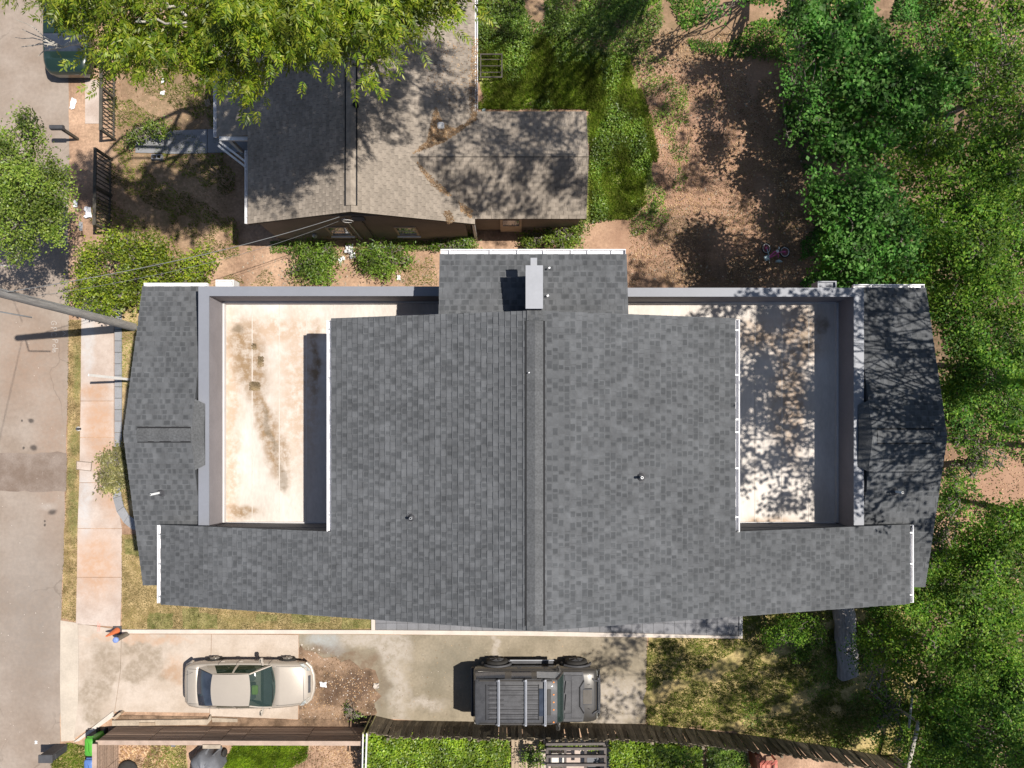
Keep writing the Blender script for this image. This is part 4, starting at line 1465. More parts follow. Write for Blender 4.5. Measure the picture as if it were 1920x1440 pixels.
bp.tube([(-2.15, -.83, .55), (-2.38, -.68, .53), (-2.45, 0, .53), (-2.38, .68, .53), (-2.15, .83, .55)], .075, 8)
bp.build('rear_bumper', M['car_paint'], car)
ds = MB()
ds.bevbox((.83, 0, .80), .42, 1.45, .20, .05)
ds.build('dashboard', M['dark_plastic'], car)
for xx, yy in ((.0, .36), (.0, -.36)):
    ms = MB().bevbox((xx, yy, .62), .5, .5, .16, .05)
    ms.rbox((xx - .3, yy, .88), .14, .48, .6, 0, 0, -.25)
    ms.build('seat', M['seat'], car)
MB().bevbox((.33, -.14, .93), .24, .36, .10, .04).build('cushion', M['lime'], car)
MB().bevbox((-1.05, 0, .75), .5, 1.3, .35, .06).build('rear_seat', M['seat'], car)
MB().tube([(1.02, -.62, .985), (1.06, -.1, 1.02), (1.03, .1, 1.02)], .012, 5).build('wiper', M['black'], car)
MB().tube([(1.00, .6, .985), (1.08, .2, 1.015)], .012, 5).build('wiper', M['black'], car)

def car_z(x, y):
    st = [q for q in car_st if not q[5]]
    for a, b_ in zip(st[:-1], st[1:]):
        if a[0] <= x <= b_[0]:
            t = (x - a[0]) / (b_[0] - a[0])
            m_ = [a[k] + (b_[k] - a[k]) * t for k in range(5)] + [0]
            pr = car_prof(m_)[4:]
            for (y0, z0), (y1, z1) in zip(pr[:-1], pr[1:]):
                if y1 <= abs(y) <= y0:
                    return z1 + (z0 - z1) * (abs(y) - y1) / (y0 - y1 + 1e-9)
    return .9
se = MB()
for sgn in (1, -1):
    se.tube([(x, sgn * (.74 - .05 * max(0, x - 1.4)), car_z(x, .74 - .05 * max(0, x - 1.4)) + .003) for x in (1.15, 1.4, 1.65, 1.9, 2.1)], .0075, 5)
    se.tube([(x, sgn * .66, car_z(x, .66) + .003) for x in (-1.82, -2.0, -2.2)], .0075, 5)
    for x in (-1.05, -.36, .88):
        se.tube([(x, sgn * .893, .40), (x, sgn * .90, .65), (x, sgn * .885, .88), (x, sgn * .835, .955)], .007, 5)
se.tube([(2.16, y, car_z(2.16, y) + .003) for y in (-.6, -.3, 0, .3, .6)], .0075, 5)
se.tube([(-2.24, y, car_z(-2.24, y) + .003) for y in (-.6, -.3, 0, .3, .6)], .0075, 5)
se.build('panel_seams', M['dark_plastic'], cb_)
for sgn in (1, -1):
    for x in (-.92, -.22):
        MB().rbox((x, sgn * .905, .80), .14, .03, .03).build('door_handle', M['car_paint'], car)
MB().tube([(-2.02, .55, car_z(-2.02, .55)), (-2.12, .56, 1.35)], .005, 5).build('aerial', M['black'], car)

# --- big dark off-road SUV
suv = thing('off_road_suv', 'boxy dark grey off-road SUV with ribbed roof and three silver rack bars', 'car', (.93, -10.33, .012))
BASE[suv.name] = (0, 0, 0)
suv_st = [(-2.38, .93, .72, 1.20, 1.24, 0), (-2.34, .97, .62, 1.28, 1.30, 0), (-2.2, .99, .58, 1.30, 1.31, 0), (-2.19, .99, .58, 1.30, .6, 1), (.93, 1.0, .55, 1.27, .6, 1),
          (.95, 1.0, .55, 1.27, 1.33, 0), (1.3, 1.0, .55, 1.26, 1.33, 0), (1.9, .99, .57, 1.23, 1.30, 0), (2.15, .97, .62, 1.20, 1.26, 0), (2.27, .94, .66, 1.15, 1.20, 0), (2.30, .90, .7, 1.08, 1.12, 0)]
def suv_prof(s):
    x, w, zb, zs, zt, tub = s
    if tub:
        return [(0, zb), (w * .93, zb), (w, zb + .12), (w * 1.01, zb + .35), (w, zs - .03), (w * .975, zs), (w * .92, zs - .01), (w * .88, .7), (0, .68)]
    return [(0, zb), (w * .93, zb), (w, zb + .12), (w * 1.01, zb + .35), (w, zs - .04), (w * .96, zs), (w * .75, zt - .015), (w * .4, zt - .004), (0, zt)]
loft(suv_st, suv_prof).build('body', M['suv_side'], suv)
# roof
rz = 1.93
rb_ = MB()
rows = []
for (x, hw, z, dr_) in ((-2.30, .80, rz - .05, .03), (-2.24, .845, rz, .02), (-1.0, .86, rz + .012, .02), (.3, .86, rz + .005, .02), (.62, .84, rz - .02, .02), (.75, .80, rz - .07, .03)):
    rows.append([(x, -hw, z - dr_ - .03), (x, -hw * .95, z - .008), (x, -hw * .5, z), (x, 0, z + .006), (x, hw * .5, z), (x, hw * .95, z - .008), (x, hw, z - dr_ - .03)])
rb_.grid(rows)
sroof = rb_.build('roof_panel', M['suv_paint'], suv)
for k in range(7):
    y = -.54 + k * .18
    m_ = MB()
    m_.hexa([(-1.80, y - .035, rz - .01), (.05, y - .035, rz - .01), (.05, y + .035, rz - .01), (-1.80, y + .035, rz - .01),
             (-1.77, y - .022, rz + .026), (.02, y - .022, rz + .026), (.02, y + .022, rz + .026), (-1.77, y + .022, rz + .026)])
    m_.build('roof_rib', M['suv_paint'], sroof)
gr_ = MB()
for k in range(8):
    y = -.63 + k * .18
    gr_.box(-1.82, .08, y - .012, y + .012, rz + .004, rz + .0145)
for x in (-1.90, .05):
    gr_.box(x - .014, x + .014, -.66, .66, rz + .004, rz + .0155)
gr_.build('groove_shade', M['black'], sroof)  # black strips laid on the roof paint the shade of recesses beside the ribs
MB().bevbox((.18, 0, rz + .012), .22, 1.02, .025, .01).build('sunroof', M['dark_glass'], sroof)
MB().bevbox((.44, 0, rz + .005), .14, .96, .03, .012).build('roof_panel_front', M['suv_side'], sroof)
for k, y in enumerate((-.74, -.28, 0, .28, .74)):
    MB().bevbox((.61, y, rz + .0), .06, .05, .03, .012).build('clearance_light', M['amber'], sroof)
for s in (1, -1):
    MB().bevbox((-.80, s * .80, rz + .012), 2.7, .05, .05, .012).build('roof_rail', M['suv_side'], sroof)
for x in (-1.42, -.42, .30):
    bb = MB().bevbox((x, 0, rz + .085), .085, 1.72, .035, .012).build('rack_bar', M['chrome'], suv)
    MB().box(x - .012, x + .012, -.8, .8, rz + .1027, rz + .107).build('bar_groove', M['dark_plastic'], bb)
    for s in (1, -1):
        MB().bevbox((x - .04, s * .80, rz + .05), .16, .07, .08, .015).build('bar_foot', M['dark_plastic'], bb)
# greenhouse
wst = [(.75, y, rz - .09) for y in (-.80, -.4, 0, .4, .80)]
wsb = [(1.02, y, 1.33) for y in (-.90, -.45, 0, .45, .90)]
patch(wst, wsb, 3, (.03, 0, 0)).build('windshield', M['windshield'], suv)
rwt = [(-2.30, y, rz - .09) for y in (-.78, 0, .78)]
rwb = [(-2.36, y, 1.28) for y in (-.86, 0, .86)]
patch(rwt, rwb, 2).build('rear_window', M['dark_glass'], suv)
for s in (1, -1):
    tops = [(-2.28, s * .81, rz - .09), (-1.2, s * .845, rz - .07), (-.95, s * .847, rz - .07), (-.2, s * .85, rz - .07), (0.0, s * .85, rz - .07), (.73, s * .81, rz - .10)]
    bots = [(-2.32, s * .93, 1.295), (-1.2, s * .96, 1.285), (-.95, s * .96, 1.283), (-.2, s * .96, 1.28), (0.0, s * .96, 1.28), (.98, s * .94, 1.28)]
    inn = lambda i, t: tuple(Vector(tops[i]).lerp(Vector(bots[i]), t))
    for (i, j, m_) in ((0, 1, 'dark_glass'), (2, 3, 'dark_glass'), (4, 5, 'sky_glass' if s > 0 else 'dark_glass')):  # north front window carries a painted sky reflection
        patch([inn(i, .12), inn(j, .12)], [inn(i, .92), inn(j, .92)], 2).build('side_window', M[m_], suv)
    pl = MB()
    pl.add([tops[0], tops[5], inn(5, .12), inn(0, .12)], [(0, 1, 2, 3)])
    pl.add([inn(0, .92), inn(5, .92), bots[5], bots[0]], [(0, 1, 2, 3)])
    for (i, j) in ((1, 2), (3, 4)):
        pl.add([tops[i], tops[j], bots[j], bots[i]], [(0, 1, 2, 3)])
    pl.tube([(.75, s * .805, rz - .09), (1.0, s * .915, 1.29)], .04, 6)
    pl.tube([(-2.29, s * .80, rz - .09), (-2.35, s * .90, 1.28)], .04, 6)
    pl.build('pillars', M['suv_side'], suv)
    mr = MB().bevbox((.80, s * 1.10, 1.42), .16, .24, .26, .05)
    mr.rbox((.86, s * .97, 1.33), .08, .14, .06)
    mr.build('wing_mirror', M['suv_side'], suv)
    sb_ = MB().bevbox((-.2, s * 1.06, .46), 1.75, .16, .06, .02)
    sb_.build('running_board', M['dark_plastic'], suv)
    MB().tube([(-1.0, s * 1.13, .50), (.7, s * 1.13, .50)], .03, 6).build('step_bar', M['chrome'], suv)
    for xx in (-.65, .35):
        MB().bevbox((xx, s * 1.012, 1.05), .16, .03, .045, .01).build('door_handle', M['dark_plastic'], suv)
    for xx in (-1.52, 1.55):
        wheel(suv, xx, s * .99, .44, .31, M['tyre'], M['dark_plastic'])
        ar = MB().tube([(xx + .56 * math.cos(t), s * 1.02, .44 + .54 * math.sin(t)) for t in [math.pi * k / 10 for k in range(11)]], .05, 6)
        ar.build('wheel_arch', M['dark_plastic'], suv)
    MB().bevbox((2.285, s * .80, .98), .06, .22, .2, .02).build('headlight', M['clear_lens'], suv)
    MB().tube([(2.12, s * .66, 1.27), (2.2, s * .60, 1.30), (2.33, s * .55, 1.2), (2.36, s * .55, .8)], .03, 6).build('brush_guard', M['dark_plastic'], suv)
    MB().bevbox((1.18, s * .72, 1.345), .26, .22, .03, .012).build('hood_vent', M['dark_plastic'], suv)
    MB().bevbox((1.95, s * .45, 1.335), .02, .02, .03, .006).build('hood_bolt', M['black'], suv)
    MB().bevbox((2.0, s * .47, 1.33), .02, .02, .03, .006).build('hood_bolt', M['black'], suv)
# hood: centre panel with louvres
hp = MB().prism([(.98, -.93), (1.75, -.93), (1.80, -.60), (1.80, .60), (1.75, .93), (.98, .93)], 1.32, 1.337)
hood = hp.build('hood', M['suv_paint'], suv)
hf = MB()
for q in ([(1.60, .36), (1.66, .38), (1.80, .60), (1.76, .64)], [(1.60, -.36), (1.66, -.38), (1.80, -.60), (1.76, -.64)], [(1.595, -.38), (1.65, -.38), (1.65, .38), (1.595, .38)]):
    hf.prism(q, 1.3375, 1.345)
for s_ in (1, -1):
    hf.box(1.0, 1.72, s_ * .80 - .008, s_ * .80 + .008, 1.3375, 1.342)
hf.box(1.30, 1.315, -.80, .80, 1.3375, 1.342)
hf.build('panel_edge', M['black'], hood)
hl = MB().bevbox((1.92, 0, 1.322), .36, .62, .05, .015).build('grille_panel', M['dark_plastic'], suv)
for k in range(9):
    MB().box(1.76 + k * .037, 1.776 + k * .037, -.27, .27, 1.348, 1.356).build('louver', M['post_grey'], hl)
MB().bevbox((2.36, 0, .78), .16, 1.84, .26, .05).build('front_bumper', M['suv_side'], suv)
MB().bevbox((2.33, 0, 1.08), .05, 1.30, .28, .02).build('grille', M['chrome'], suv)
MB().tube([(2.40, -.75, 1.02), (2.42, 0, 1.06), (2.40, .75, 1.02)], .03, 6).build('brush_guard', M['dark_plastic'], suv)
MB().bevbox((-2.44, 0, .75), .14, 1.86, .22, .04).build('rear_bumper', M['dark_plastic'], suv)
MB().rbox((1.0, -.05, 1.34), .08, 1.2, .02).build('cowl', M['dark_plastic'], suv)
MB().tube([(1.05, -.5, 1.36), (1.10, .1, 1.37)], .014, 5).build('wiper', M['black'], suv)
MB().tube([(1.05, .15, 1.36), (1.10, .6, 1.37)], .014, 5).build('wiper', M['black'], suv)
MB().bevbox((.75, 0, 1.2), .3, 1.6, .2, .05).build('dashboard', M['dark_plastic'], suv)
for yy in (.42, -.42):
    MB().bevbox((-.1, yy, 1.15), .2, .5, .8, .05).build('seat', M['seat'], suv)

# --- dark green car mostly hidden under the pecan branches
gc = thing('parked_car', 'dark green car at the road edge mostly hidden under pecan branches', 'car', W(146, 56, 0))
BASE[gc.name] = (0, 0, 0)
gcm = mat('dark_green_paint', (.010, .024, .017), .3, .05, 2, spec=.6, coat=.6)
st2 = [(x * .85, w, zb, zs, zt if not t else .95, 0) for (x, w, zb, zs, zt, t) in car_st]
loft(st2, car_prof).xform(Matrix.Rotation(math.pi / 2, 4, 'Z')).build('body', gcm, gc)
cab = MB()
cab.hexa([(-.74, -1.3, .93), (.74, -1.3, .93), (.76, .9, .93), (-.76, .9, .93), (-.56, -.85, 1.38), (.56, -.85, 1.38), (.58, .25, 1.40), (-.58, .25, 1.40)])
cab.build('cabin_glass', M['dark_glass'], gc)
MB().bevbox((0, -.3, 1.41), 1.10, 1.0, .05, .02).build('roof_panel', gcm, gc)
for s in (1, -1):
    for yy in (-1.2, 1.2):
        m_ = MB().lathe((0, 0, 0), [(.2, -.1), (.31, -.09), (.31, .09), (.2, .1)], 18)
        m_.xform(Matrix.Translation((s * .78, yy, .31)) @ Matrix.Rotation(math.pi / 2, 4, 'Y'))
        m_.build('wheel', M['tyre'], gc)

# ================================================================ FENCES
def horizontal_fence(name, label, p0, p1, face, height, panels, cap=.17, z0=.02, nb=10):
    """board fence from p0 to p1 with boards running along it; the visible face looks towards 'face'"""
    t = thing(name, label, 'fence', (p0[0], p0[1], 0), 'stained board fences around the south garden')
    a, b_ = Vector(p0), Vector(p1)
    d = (b_ - a).normalized()
    f = Vector(face)
    ln = (b_ - a).length
    bh = height / nb
    rz_ = math.atan2(d.y, d.x)
    for k in range(len(panels) - 1):
        s0, s1 = panels[k] * ln, panels[k + 1] * ln
        c = a + d * ((s0 + s1) / 2)
        for j in range(nb):
            MB().rbox((c.x + random.uniform(-.004, .004) + f.x * .01, c.y + f.y * .01 + random.uniform(-.004, .004), z0 + bh * (j + .5)), s1 - s0 - .02, .022, bh - .02, rz_).build('board', M['fence_brown'], t)
    for k in panels:
        c = a + d * (k * ln) - f * .05
        MB().rbox((c.x, c.y, height / 2), .09, .09, height, rz_).build('post', M['rail_dark'], t)
    c = (a + b_) / 2 - f * (cap / 2 - .045)
    MB().rbox((c.x, c.y, z0 + height + .012), ln + .08, cap, .03, rz_).build('cap_board', M['fence_cap'], t)
    return t
fy = W(0, 1361, 0)[1]
fx0, fx1 = W(220, 0)[0], W(690, 0)[0]
hfence = horizontal_fence('board_fence', 'long brown horizontal-board fence with pale cap running along the driveway', (fx0, fy), (fx1, fy - .03), (0, 1), 1.52, [0, .192, .385, .465, .545, .79, 1.0])
fx = W(222, 0)[0]
horizontal_fence('board_fence', 'short brown horizontal-board fence turning south beside the blue bin', (fx - .0, fy - .06), (fx, fy - 4.0), (1, 0), 1.70, [0, .3, .65, 1.0])
q = W(397, 1394, 1.6)
MB().box(q[0] - .33, q[0] + .33, fy - .24, fy - .10, 1.59, 1.63).build('shelf_board', M['ledge'], hfence)
# concrete ledge and soil strip between fence and driveway
lg = MB()
lg.prism(pxs([(210, 1351), (390, 1349), (394, 1341.5), (396, 1350), (388, 1359), (210, 1361)], .15), 0, .15)
lg.prism(pxs([(397, 1346), (445, 1348), (445, 1354), (398, 1354)], .10), 0, .10)
lg.build_thing('concrete_ledge', M['ledge'], 'rough pale concrete ledge along the foot of the brown board fence', 'ledge')
MB().rbox(W(276, 1357.5, .17), .62, .12, .06, .02).build_thing('loose_brick', M['plank'], 'tan brick lying on the concrete ledge by the fence', 'brick')
MB().prism(pxs([(211, 1347), (224, 1336), (228, 1338), (216, 1349)], .3), 0, .32).build_thing('timber_post', M['plank'], 'short tan timber post at the left end of the concrete ledge', 'post')
sheet('soil_strip', pxs([(226, 1340), (396, 1343), (560, 1350), (690, 1346), (690, 1362), (212, 1362)]), .034, M['bare_soil'], .01, .3)

# picket fence stepping along the garden
pk_pts = [(707, 1343), (740, 1350.5), (900, 1353.5), (1040, 1355), (1210, 1358), (1300, 1367), (1440, 1382), (1560, 1400), (1640, 1414), (1760, 1436)]
pw = [Vector(WXY(x, y)) for x, y in pk_pts]
pf_ = thing('picket_fence', 'weathered grey-brown picket fence between the old driveway and the hedge', 'fence', (pw[0].x, pw[0].y, 0))
pick_me = MB().add([(-.0735, -.011, 0), (.0735, -.011, 0), (.0735, .011, 0), (-.0735, .011, 0), (-.0735, -.011, 1.72), (.0735, -.011, 1.72), (.0735, .011, 1.72), (-.0735, .011, 1.72),
                    (-.03, -.011, 1.80), (.03, -.011, 1.80), (.03, .011, 1.80), (-.03, .011, 1.80)],
                   [(0, 1, 5, 4), (1, 2, 6, 5), (2, 3, 7, 6), (3, 0, 4, 7), (4, 5, 9, 8), (5, 6, 10, 9), (6, 7, 11, 10), (7, 4, 8, 11), (8, 9, 10, 11)]).mesh('picket')
pick_me.materials.append(M['picket'])
seg_len = [(pw[i + 1] - pw[i]).length for i in range(len(pw) - 1)]
tot = sum(seg_len)
s = 0.0
npk = 0
while s < tot:
    r_ = s
    i = 0
    while r_ > seg_len[i] and i < len(seg_len) - 1:
        r_ -= seg_len[i]
        i += 1
    d = (pw[i + 1] - pw[i]).normalized()
    p = pw[i] + d * r_
    o = bpy.data.objects.new('picket', pick_me)
    C.objects.link(o)
    o.parent = pf_
    o.location = (p.x - pw[0].x, p.y - pw[0].y, -.02 - .06 * random.random())
    o.rotation_euler = (random.uniform(-.03, .03), random.uniform(-.03, .03), math.atan2(d.y, d.x) + random.uniform(-.04, .04))
    npk += 1
    s += .1485
for i in range(len(pw) - 1):
    d = (pw[i + 1] - pw[i])
    nrm = Vector((d.y, -d.x)).normalized()
    c = (pw[i] + pw[i + 1]) / 2 + nrm * .035
    for z in (.35, 1.45):
        MB().rbox((c.x, c.y, z), d.length, .04, .09, math.atan2(d.y, d.x)).build('rail', M['picket'], pf_)
    MB().rbox((pw[i].x + nrm.x * .08, pw[i].y + nrm.y * .08, .85), .09, .09, 1.7, math.atan2(d.y, d.x)).build('post', M['picket'], pf_)
# return of the fence towards the brown fence, mossy rails
rt = thing('fence_return', 'narrow mossy fence panel joining the brown fence to the picket fence', 'fence', W(700, 1350))
a, b_ = Vector(WXY(704, 1342)), Vector(WXY(700, 1405, 0))
for off in (0, .16):
    MB().tube([(a.x - off, a.y, .05), (a.x - off, a.y, 1.8)], .035, 6).build('post', M['moss_rail'], rt)
for k in range(6):
    p = a.lerp(b_, (k + .5) / 6)
    MB().rbox((p.x - .02, p.y, .85), .025, .14, 1.7).build('picket', M['moss_rail'], rt)
MB().tube([(a.x - .17, a.y, 1.72), (b_.x - .1, b_.y, 1.80)], .03, 6).build('rail', M['white_trim'], rt)
MB().tube([(a.x - .02, a.y, 1.78), (b_.x + .02, b_.y, 1.78)], .035, 6).build('rail', M['white_trim'], rt)

# dark railings of the old house's front yard
def railing(label, p0, p1, height, spacing, gate=None):
    t = thing('railing', label, 'fence', (p0[0], p0[1], 0), 'dark slat railings in front of the older house')
    a, b_ = Vector(p0), Vector(p1)
    d = (b_ - a)
    n = int(d.length / spacing)
    dn = d.normalized()
    rz_ = math.atan2(d.y, d.x)
    me = MB().box(-.018, .018, -.018, .018, 0, height).mesh('bar')
    me.materials.append(M['rail_dark'])
    for k in range(n + 1):
        p = a + dn * (k * spacing)
        o = bpy.data.objects.new('bar', me)
        C.objects.link(o)
        o.parent = t
        o.location = (p.x - a.x, p.y - a.y, 0)
        o.rotation_euler = (random.uniform(-.02, .02), random.uniform(-.02, .02), rz_)
    c = (a + b_) / 2
    MB().rbox((c.x, c.y, height + .02), d.length, .12, .04, rz_).build('rail', M['rail_dark'], t)
    MB().rbox((c.x, c.y, .12), d.length, .05, .06, rz_).build('rail', M['rail_dark'], t)
    for p in (a, c, b_):
        MB().box(p.x - .045, p.x + .045, p.y - .045, p.y + .045, 0, height + .08).build('post', M['rail_dark'], t)
    return t
railing('dark slatted railing north of the path, beneath the pecan tree', WXY(217, 110), WXY(216, 262), 1.1, .16)
railing('dark slatted railing south of the path, beside the street tree', WXY(210, 300), WXY(208, 435), 1.25, .15)

# hedge of bright ivy leaves behind the picket fence
def hedge(name, label, poly, h, n, size, lf, cat='hedge', group=None):
    base = pxs(poly)
    pts = scatter(base, n)
    z = h * (.35 + .65 * rng.random(n) ** .35) + .06 * np.sin(pts[:, 0] * 5) + .05 * np.sin(pts[:, 1] * 7)
    P = np.column_stack([pts, z])
    cx_ = np.array([pts[:, 0].mean(), pts[:, 1].mean(), 0])
    t = thing(name, label, cat, tuple(cx_), group)
    me = quads_mesh('foliage', leaf_quads(P - cx_, size, size * .75, .55))
    link_mesh('foliage', me, lf, t)
    sm = MB()
    for k in range(14):
        q = pts[rng.integers(0, n)]
        sm.tube([(q[0], q[1], 0), (q[0] + random.uniform(-.1, .1), q[1] + random.uniform(-.1, .1), h * .7)], .02, 5)
    sm.build('stems', M['bark'], t)
    return t
hedge('ivy_hedge', 'large bright green leafy hedge filling the garden corner beside the plank deck', [(694, 1350), (760, 1357), (955, 1359), (956, 1470), (715, 1480), (698, 1440), (692, 1405)], 1.5, 24000, .085, LF['ivy'])
hedge('ivy_hedge', 'bright green leafy hedge right of the grey pergola', [(1137, 1364), (1180, 1364), (1300, 1374), (1308, 1475), (1136, 1480)], 1.5, 14000, .085, LF['ivy'])
hedge('ivy_hedge', 'small ragged leafy hedge left of the red chair', [(1320, 1380), (1385, 1384), (1400, 1440), (1395, 1480), (1318, 1480)], .7, 4200, .085, LF['weed'])
hedge('ivy_hedge', 'thin leafy strip between the picket fence and the pergola top', [(1010, 1382), (1130, 1386), (1130, 1392), (1010, 1390)], .8, 1300, .07, LF['ivy'])

# plank deck, pergola with cushions
pd = thing('plank_deck', 'tan wooden plank walk between the hedge and the pergola', 'deck', W(985, 1410))
for k in range(8):
    x0 = 959 + k * 6.6
    for (y0, y1) in ((1382, 1403.4), (1404.2, 1475)):
        MB().prism(pxs([(x0, y0), (x0 + 6.1, y0), (x0 + 6.1, y1), (x0, y1)], .25), .2, .25).build('plank', M['plank'], pd)
MB().prism(pxs([(1014, 1382), (1150, 1388), (1150, 1500), (1014, 1500)], .05), .0, .05).build_thing('terrace_slab', M['concrete'], 'pale terrace slab under the grey pergola', 'terrace')
pg = thing('pergola', 'grey-brown open pergola frame with crossing beams over cushioned chairs', 'pergola', W(1078, 1420))
ph = 2.3
def beam(x0, y0, x1, y1, h, z, m_=None):
    a, b_ = Vector(W(x0, y0, z)), Vector(W(x1, y1, z))
    d = b_ - a
    c = (a + b_) / 2
    MB().rbox((c.x, c.y, z - h / 2), d.length, .09, h, math.atan2(d.y, d.x)).build('beam', m_ or M['pergola'], pg)
for y in (1404.5, 1418.5, 1434.5, 1452):
    beam(1025, y, 1136, y, .12, ph)
for x in (1026, 1060, 1098, 1135):
    beam(x, 1402, x, 1466, .11, ph - .13)
beam(1024, 1396, 1134, 1395, .1, ph + .02)
for x, y in ((1026, 1404), (1135, 1404)):
    p = W(x, y, ph)
    MB().box(p[0] - .05, p[0] + .05, p[1] - .05, p[1] + .05, 0, ph - .25).build('post', M['pergola'], pg)
def cushion_chair(px, py, label, c):
    p = W(px, py, .4)
    t = thing('garden_chair', label, 'chair', (p[0], p[1], .05), 'chairs under the pergola')
    MB().bevbox((p[0], p[1], .42), .55, .5, .12, .04).build('seat', M[c], t)
    MB().bevbox((p[0], p[1] - .27, .68), .55, .12, .5, .04).build('backrest', M[c], t)
    for sx in (-.24, .24):
        for sy in (-.2, .2):
            MB().box(p[0] + sx - .02, p[0] + sx + .02, p[1] + sy - .02, p[1] + sy + .02, .05, .36).build('leg', M['rail_dark'], t)
cushion_chair(1046, 1424, 'pale cushioned chair under the left bays of the pergola', 'cushion')
cushion_chair(1112, 1426, 'grey cushioned chair under the right bays of the pergola', 'tarp')
# red chair behind the picket fence on the far right
rc_ = thing('garden_chair', 'faded red slatted garden chair behind the picket fence', 'chair', W(1438, 1428))
p = W(1438, 1430, .5)
for k in range(4):
    MB().rbox((p[0] - .24 + k * .16, p[1] + .05, .62 + .02 * (k % 2)), .12, .55, .025, random.uniform(-.05, .05), .9).build('back_slat', M['red_wood'], rc_)
for k in range(4):
    MB().rbox((p[0] - .24 + k * .16, p[1] - .3, .36), .12, .5, .025, 0, .1).build('seat_slat', M['red_wood'], rc_)
for sx in (-.34, .34):
    MB().rbox((p[0] + sx, p[1] - .22, .55), .1, .6, .03).build('armrest', M['red_wood'], rc_)
    MB().box(p[0] + sx - .03, p[0] + sx + .03, p[1] - .5, p[1] - .44, 0, .53).build('leg', M['red_wood'], rc_)
    MB().box(p[0] + sx - .03, p[0] + sx + .03, p[1] + .05, p[1] + .11, 0, .53).build('leg', M['red_wood'], rc_)
p = W(1415, 1425, .6)
MB().rbox((p[0], p[1], .55), .12, .8, 1.1, .15).build_thing('rusty_panel', M['brick_red'], 'rust red board standing left of the faded red chair', 'board')
# slim rail fence at the wood's edge
rl = thing('rail_fence', 'pale broken rail fence running down through the trees on the right', 'fence', W(1710, 1360))
for (a, b_) in (((1712, 1290), (1706, 1345)), ((1706, 1345), (1704, 1365)), ((1722, 1355), (1702, 1440)), ((1702, 1440), (1696, 1500))):
    pa, pb = W(*a, 1.2), W(*b_, 1.2)
    MB().tube([pa, pb], .045 if a[0] < 1715 else .08, 7).build('rail', M['pale_bark'], rl)
for a in ((1712, 1290), (1706, 1345), (1722, 1355), (1702, 1440)):
    pa = W(*a, 1.2)
    MB().tube([(pa[0], pa[1], 0), (pa[0], pa[1], 1.25)], .05, 7).build('post', M['pale_bark'], rl)

# ================================================================ BINS, POSTS, SMALL THINGS
def wheelie_bin(px, py, rot, m_, label, hgt=1.0, sx=.55, sy=.70):
    p = W(px, py, hgt)
    t = thing('wheelie_bin', label, 'bin', (p[0], p[1], 0), 'wheelie bins at the fence corner', rot)
    BASE[t.name] = (0, 0, 0)
    def ring(hx, hy, z, r=.08):
        pts = []
        for sxn, syn, a0 in ((1, 1, 0), (-1, 1, 90), (-1, -1, 180), (1, -1, 270)):
            for k in range(4):
                a = R(a0 + k * 30)
                pts.append((sxn * (hx - r) + r * math.cos(a), syn * (hy - r) + r * math.sin(a), z))
        return pts
    MB().rings([ring(sx * .38, sy * .38, .08), ring(sx * .47, sy * .47, hgt - .08), ring(sx * .5, sy * .5, hgt - .06), ring(sx * .5, sy * .5, hgt - .03)]).build('body', m_, t)
    MB().rings([ring(sx * .52, sy * .52, hgt - .03), ring(sx * .52, sy * .52, hgt), ring(sx * .45, sy * .45, hgt + .05), ring(sx * .2, sy * .2, hgt + .06)], smooth=True).build('lid', m_, t)
    MB().tube([(-sx * .35, sy * .56, hgt - .06), (sx * .35, sy * .56, hgt - .06)], .02, 6).build('handle', m_, t)
    for sgn in (-1, 1):
        w_ = MB().lathe((0, 0, 0), [(.04, -.03), (.12, -.03), (.12, .03), (.04, .03)], 14)
        w_.xform(Matrix.Translation((sgn * sx * .42, sy * .42, .12)) @ Matrix.Rotation(math.pi / 2, 4, 'Y')).build('wheel', M['tyre'], t)
    return t
wheelie_bin(168, 1401, 0, M['green_bin'], 'bright green wheelie bin at the corner of the brown fence', 1.05, .36, .66)
wheelie_bin(167, 1441, 0, M['blue_bin'], 'blue wheelie bin below the green one, cut by the photo edge', 1.0, .36, .66)
# dark utility pillar
up = thing('utility_pillar', 'dark grey rectangular pillar box at the road edge by the green bin', 'utility box', W(109, 1408))
p0 = W(84.5, 1423.5, 1.15)
MB().bevbox((p0[0], p0[1], .55), .50, .27, 1.1, .02).build('cabinet', M['dark_plastic'], up)
MB().bevbox((p0[0], p0[1], 1.125), .54, .31, .05, .015).build('lid', M['dark_plastic'], up)
MB().box(p0[0] + .255, p0[0] + .268, p0[1] - .09, p0[1] + .09, .5, .9).build('door', M['dark_plastic'], up)
# mailbox on post by the older house
mb_ = thing('mailbox', 'dark mailbox on a leaning post at the road edge near the older house', 'mailbox', W(146, 261))
bpos = W(146, 261)
tpos = (bpos[0] - .15, bpos[1] + .02, 1.25)
MB().rbox((bpos[0], bpos[1], .6), .10, .10, 1.2).build('post', M['rail_dark'], mb_)
bx = MB()
ringm = lambda x: [(x, .085 * math.cos(a) + bpos[1], 1.28 + .08 * math.sin(a)) if 0 <= a <= math.pi else (x, .085 * (1 if math.cos(a) > 0 else -1) + bpos[1], 1.18) for a in [math.pi * k / 8 for k in range(9)] + [math.pi * 1.25, math.pi * 1.75]]
bx.rings([ringm(bpos[0] - .36), ringm(bpos[0] + .14)])
bx.build('box', M['dark_plastic'], mb_)
MB().box(bpos[0] - .2, bpos[0] + .12, bpos[1] - .04, bpos[1] + .04, 1.12, 1.178).build('bracket', M['rail_dark'], mb_)
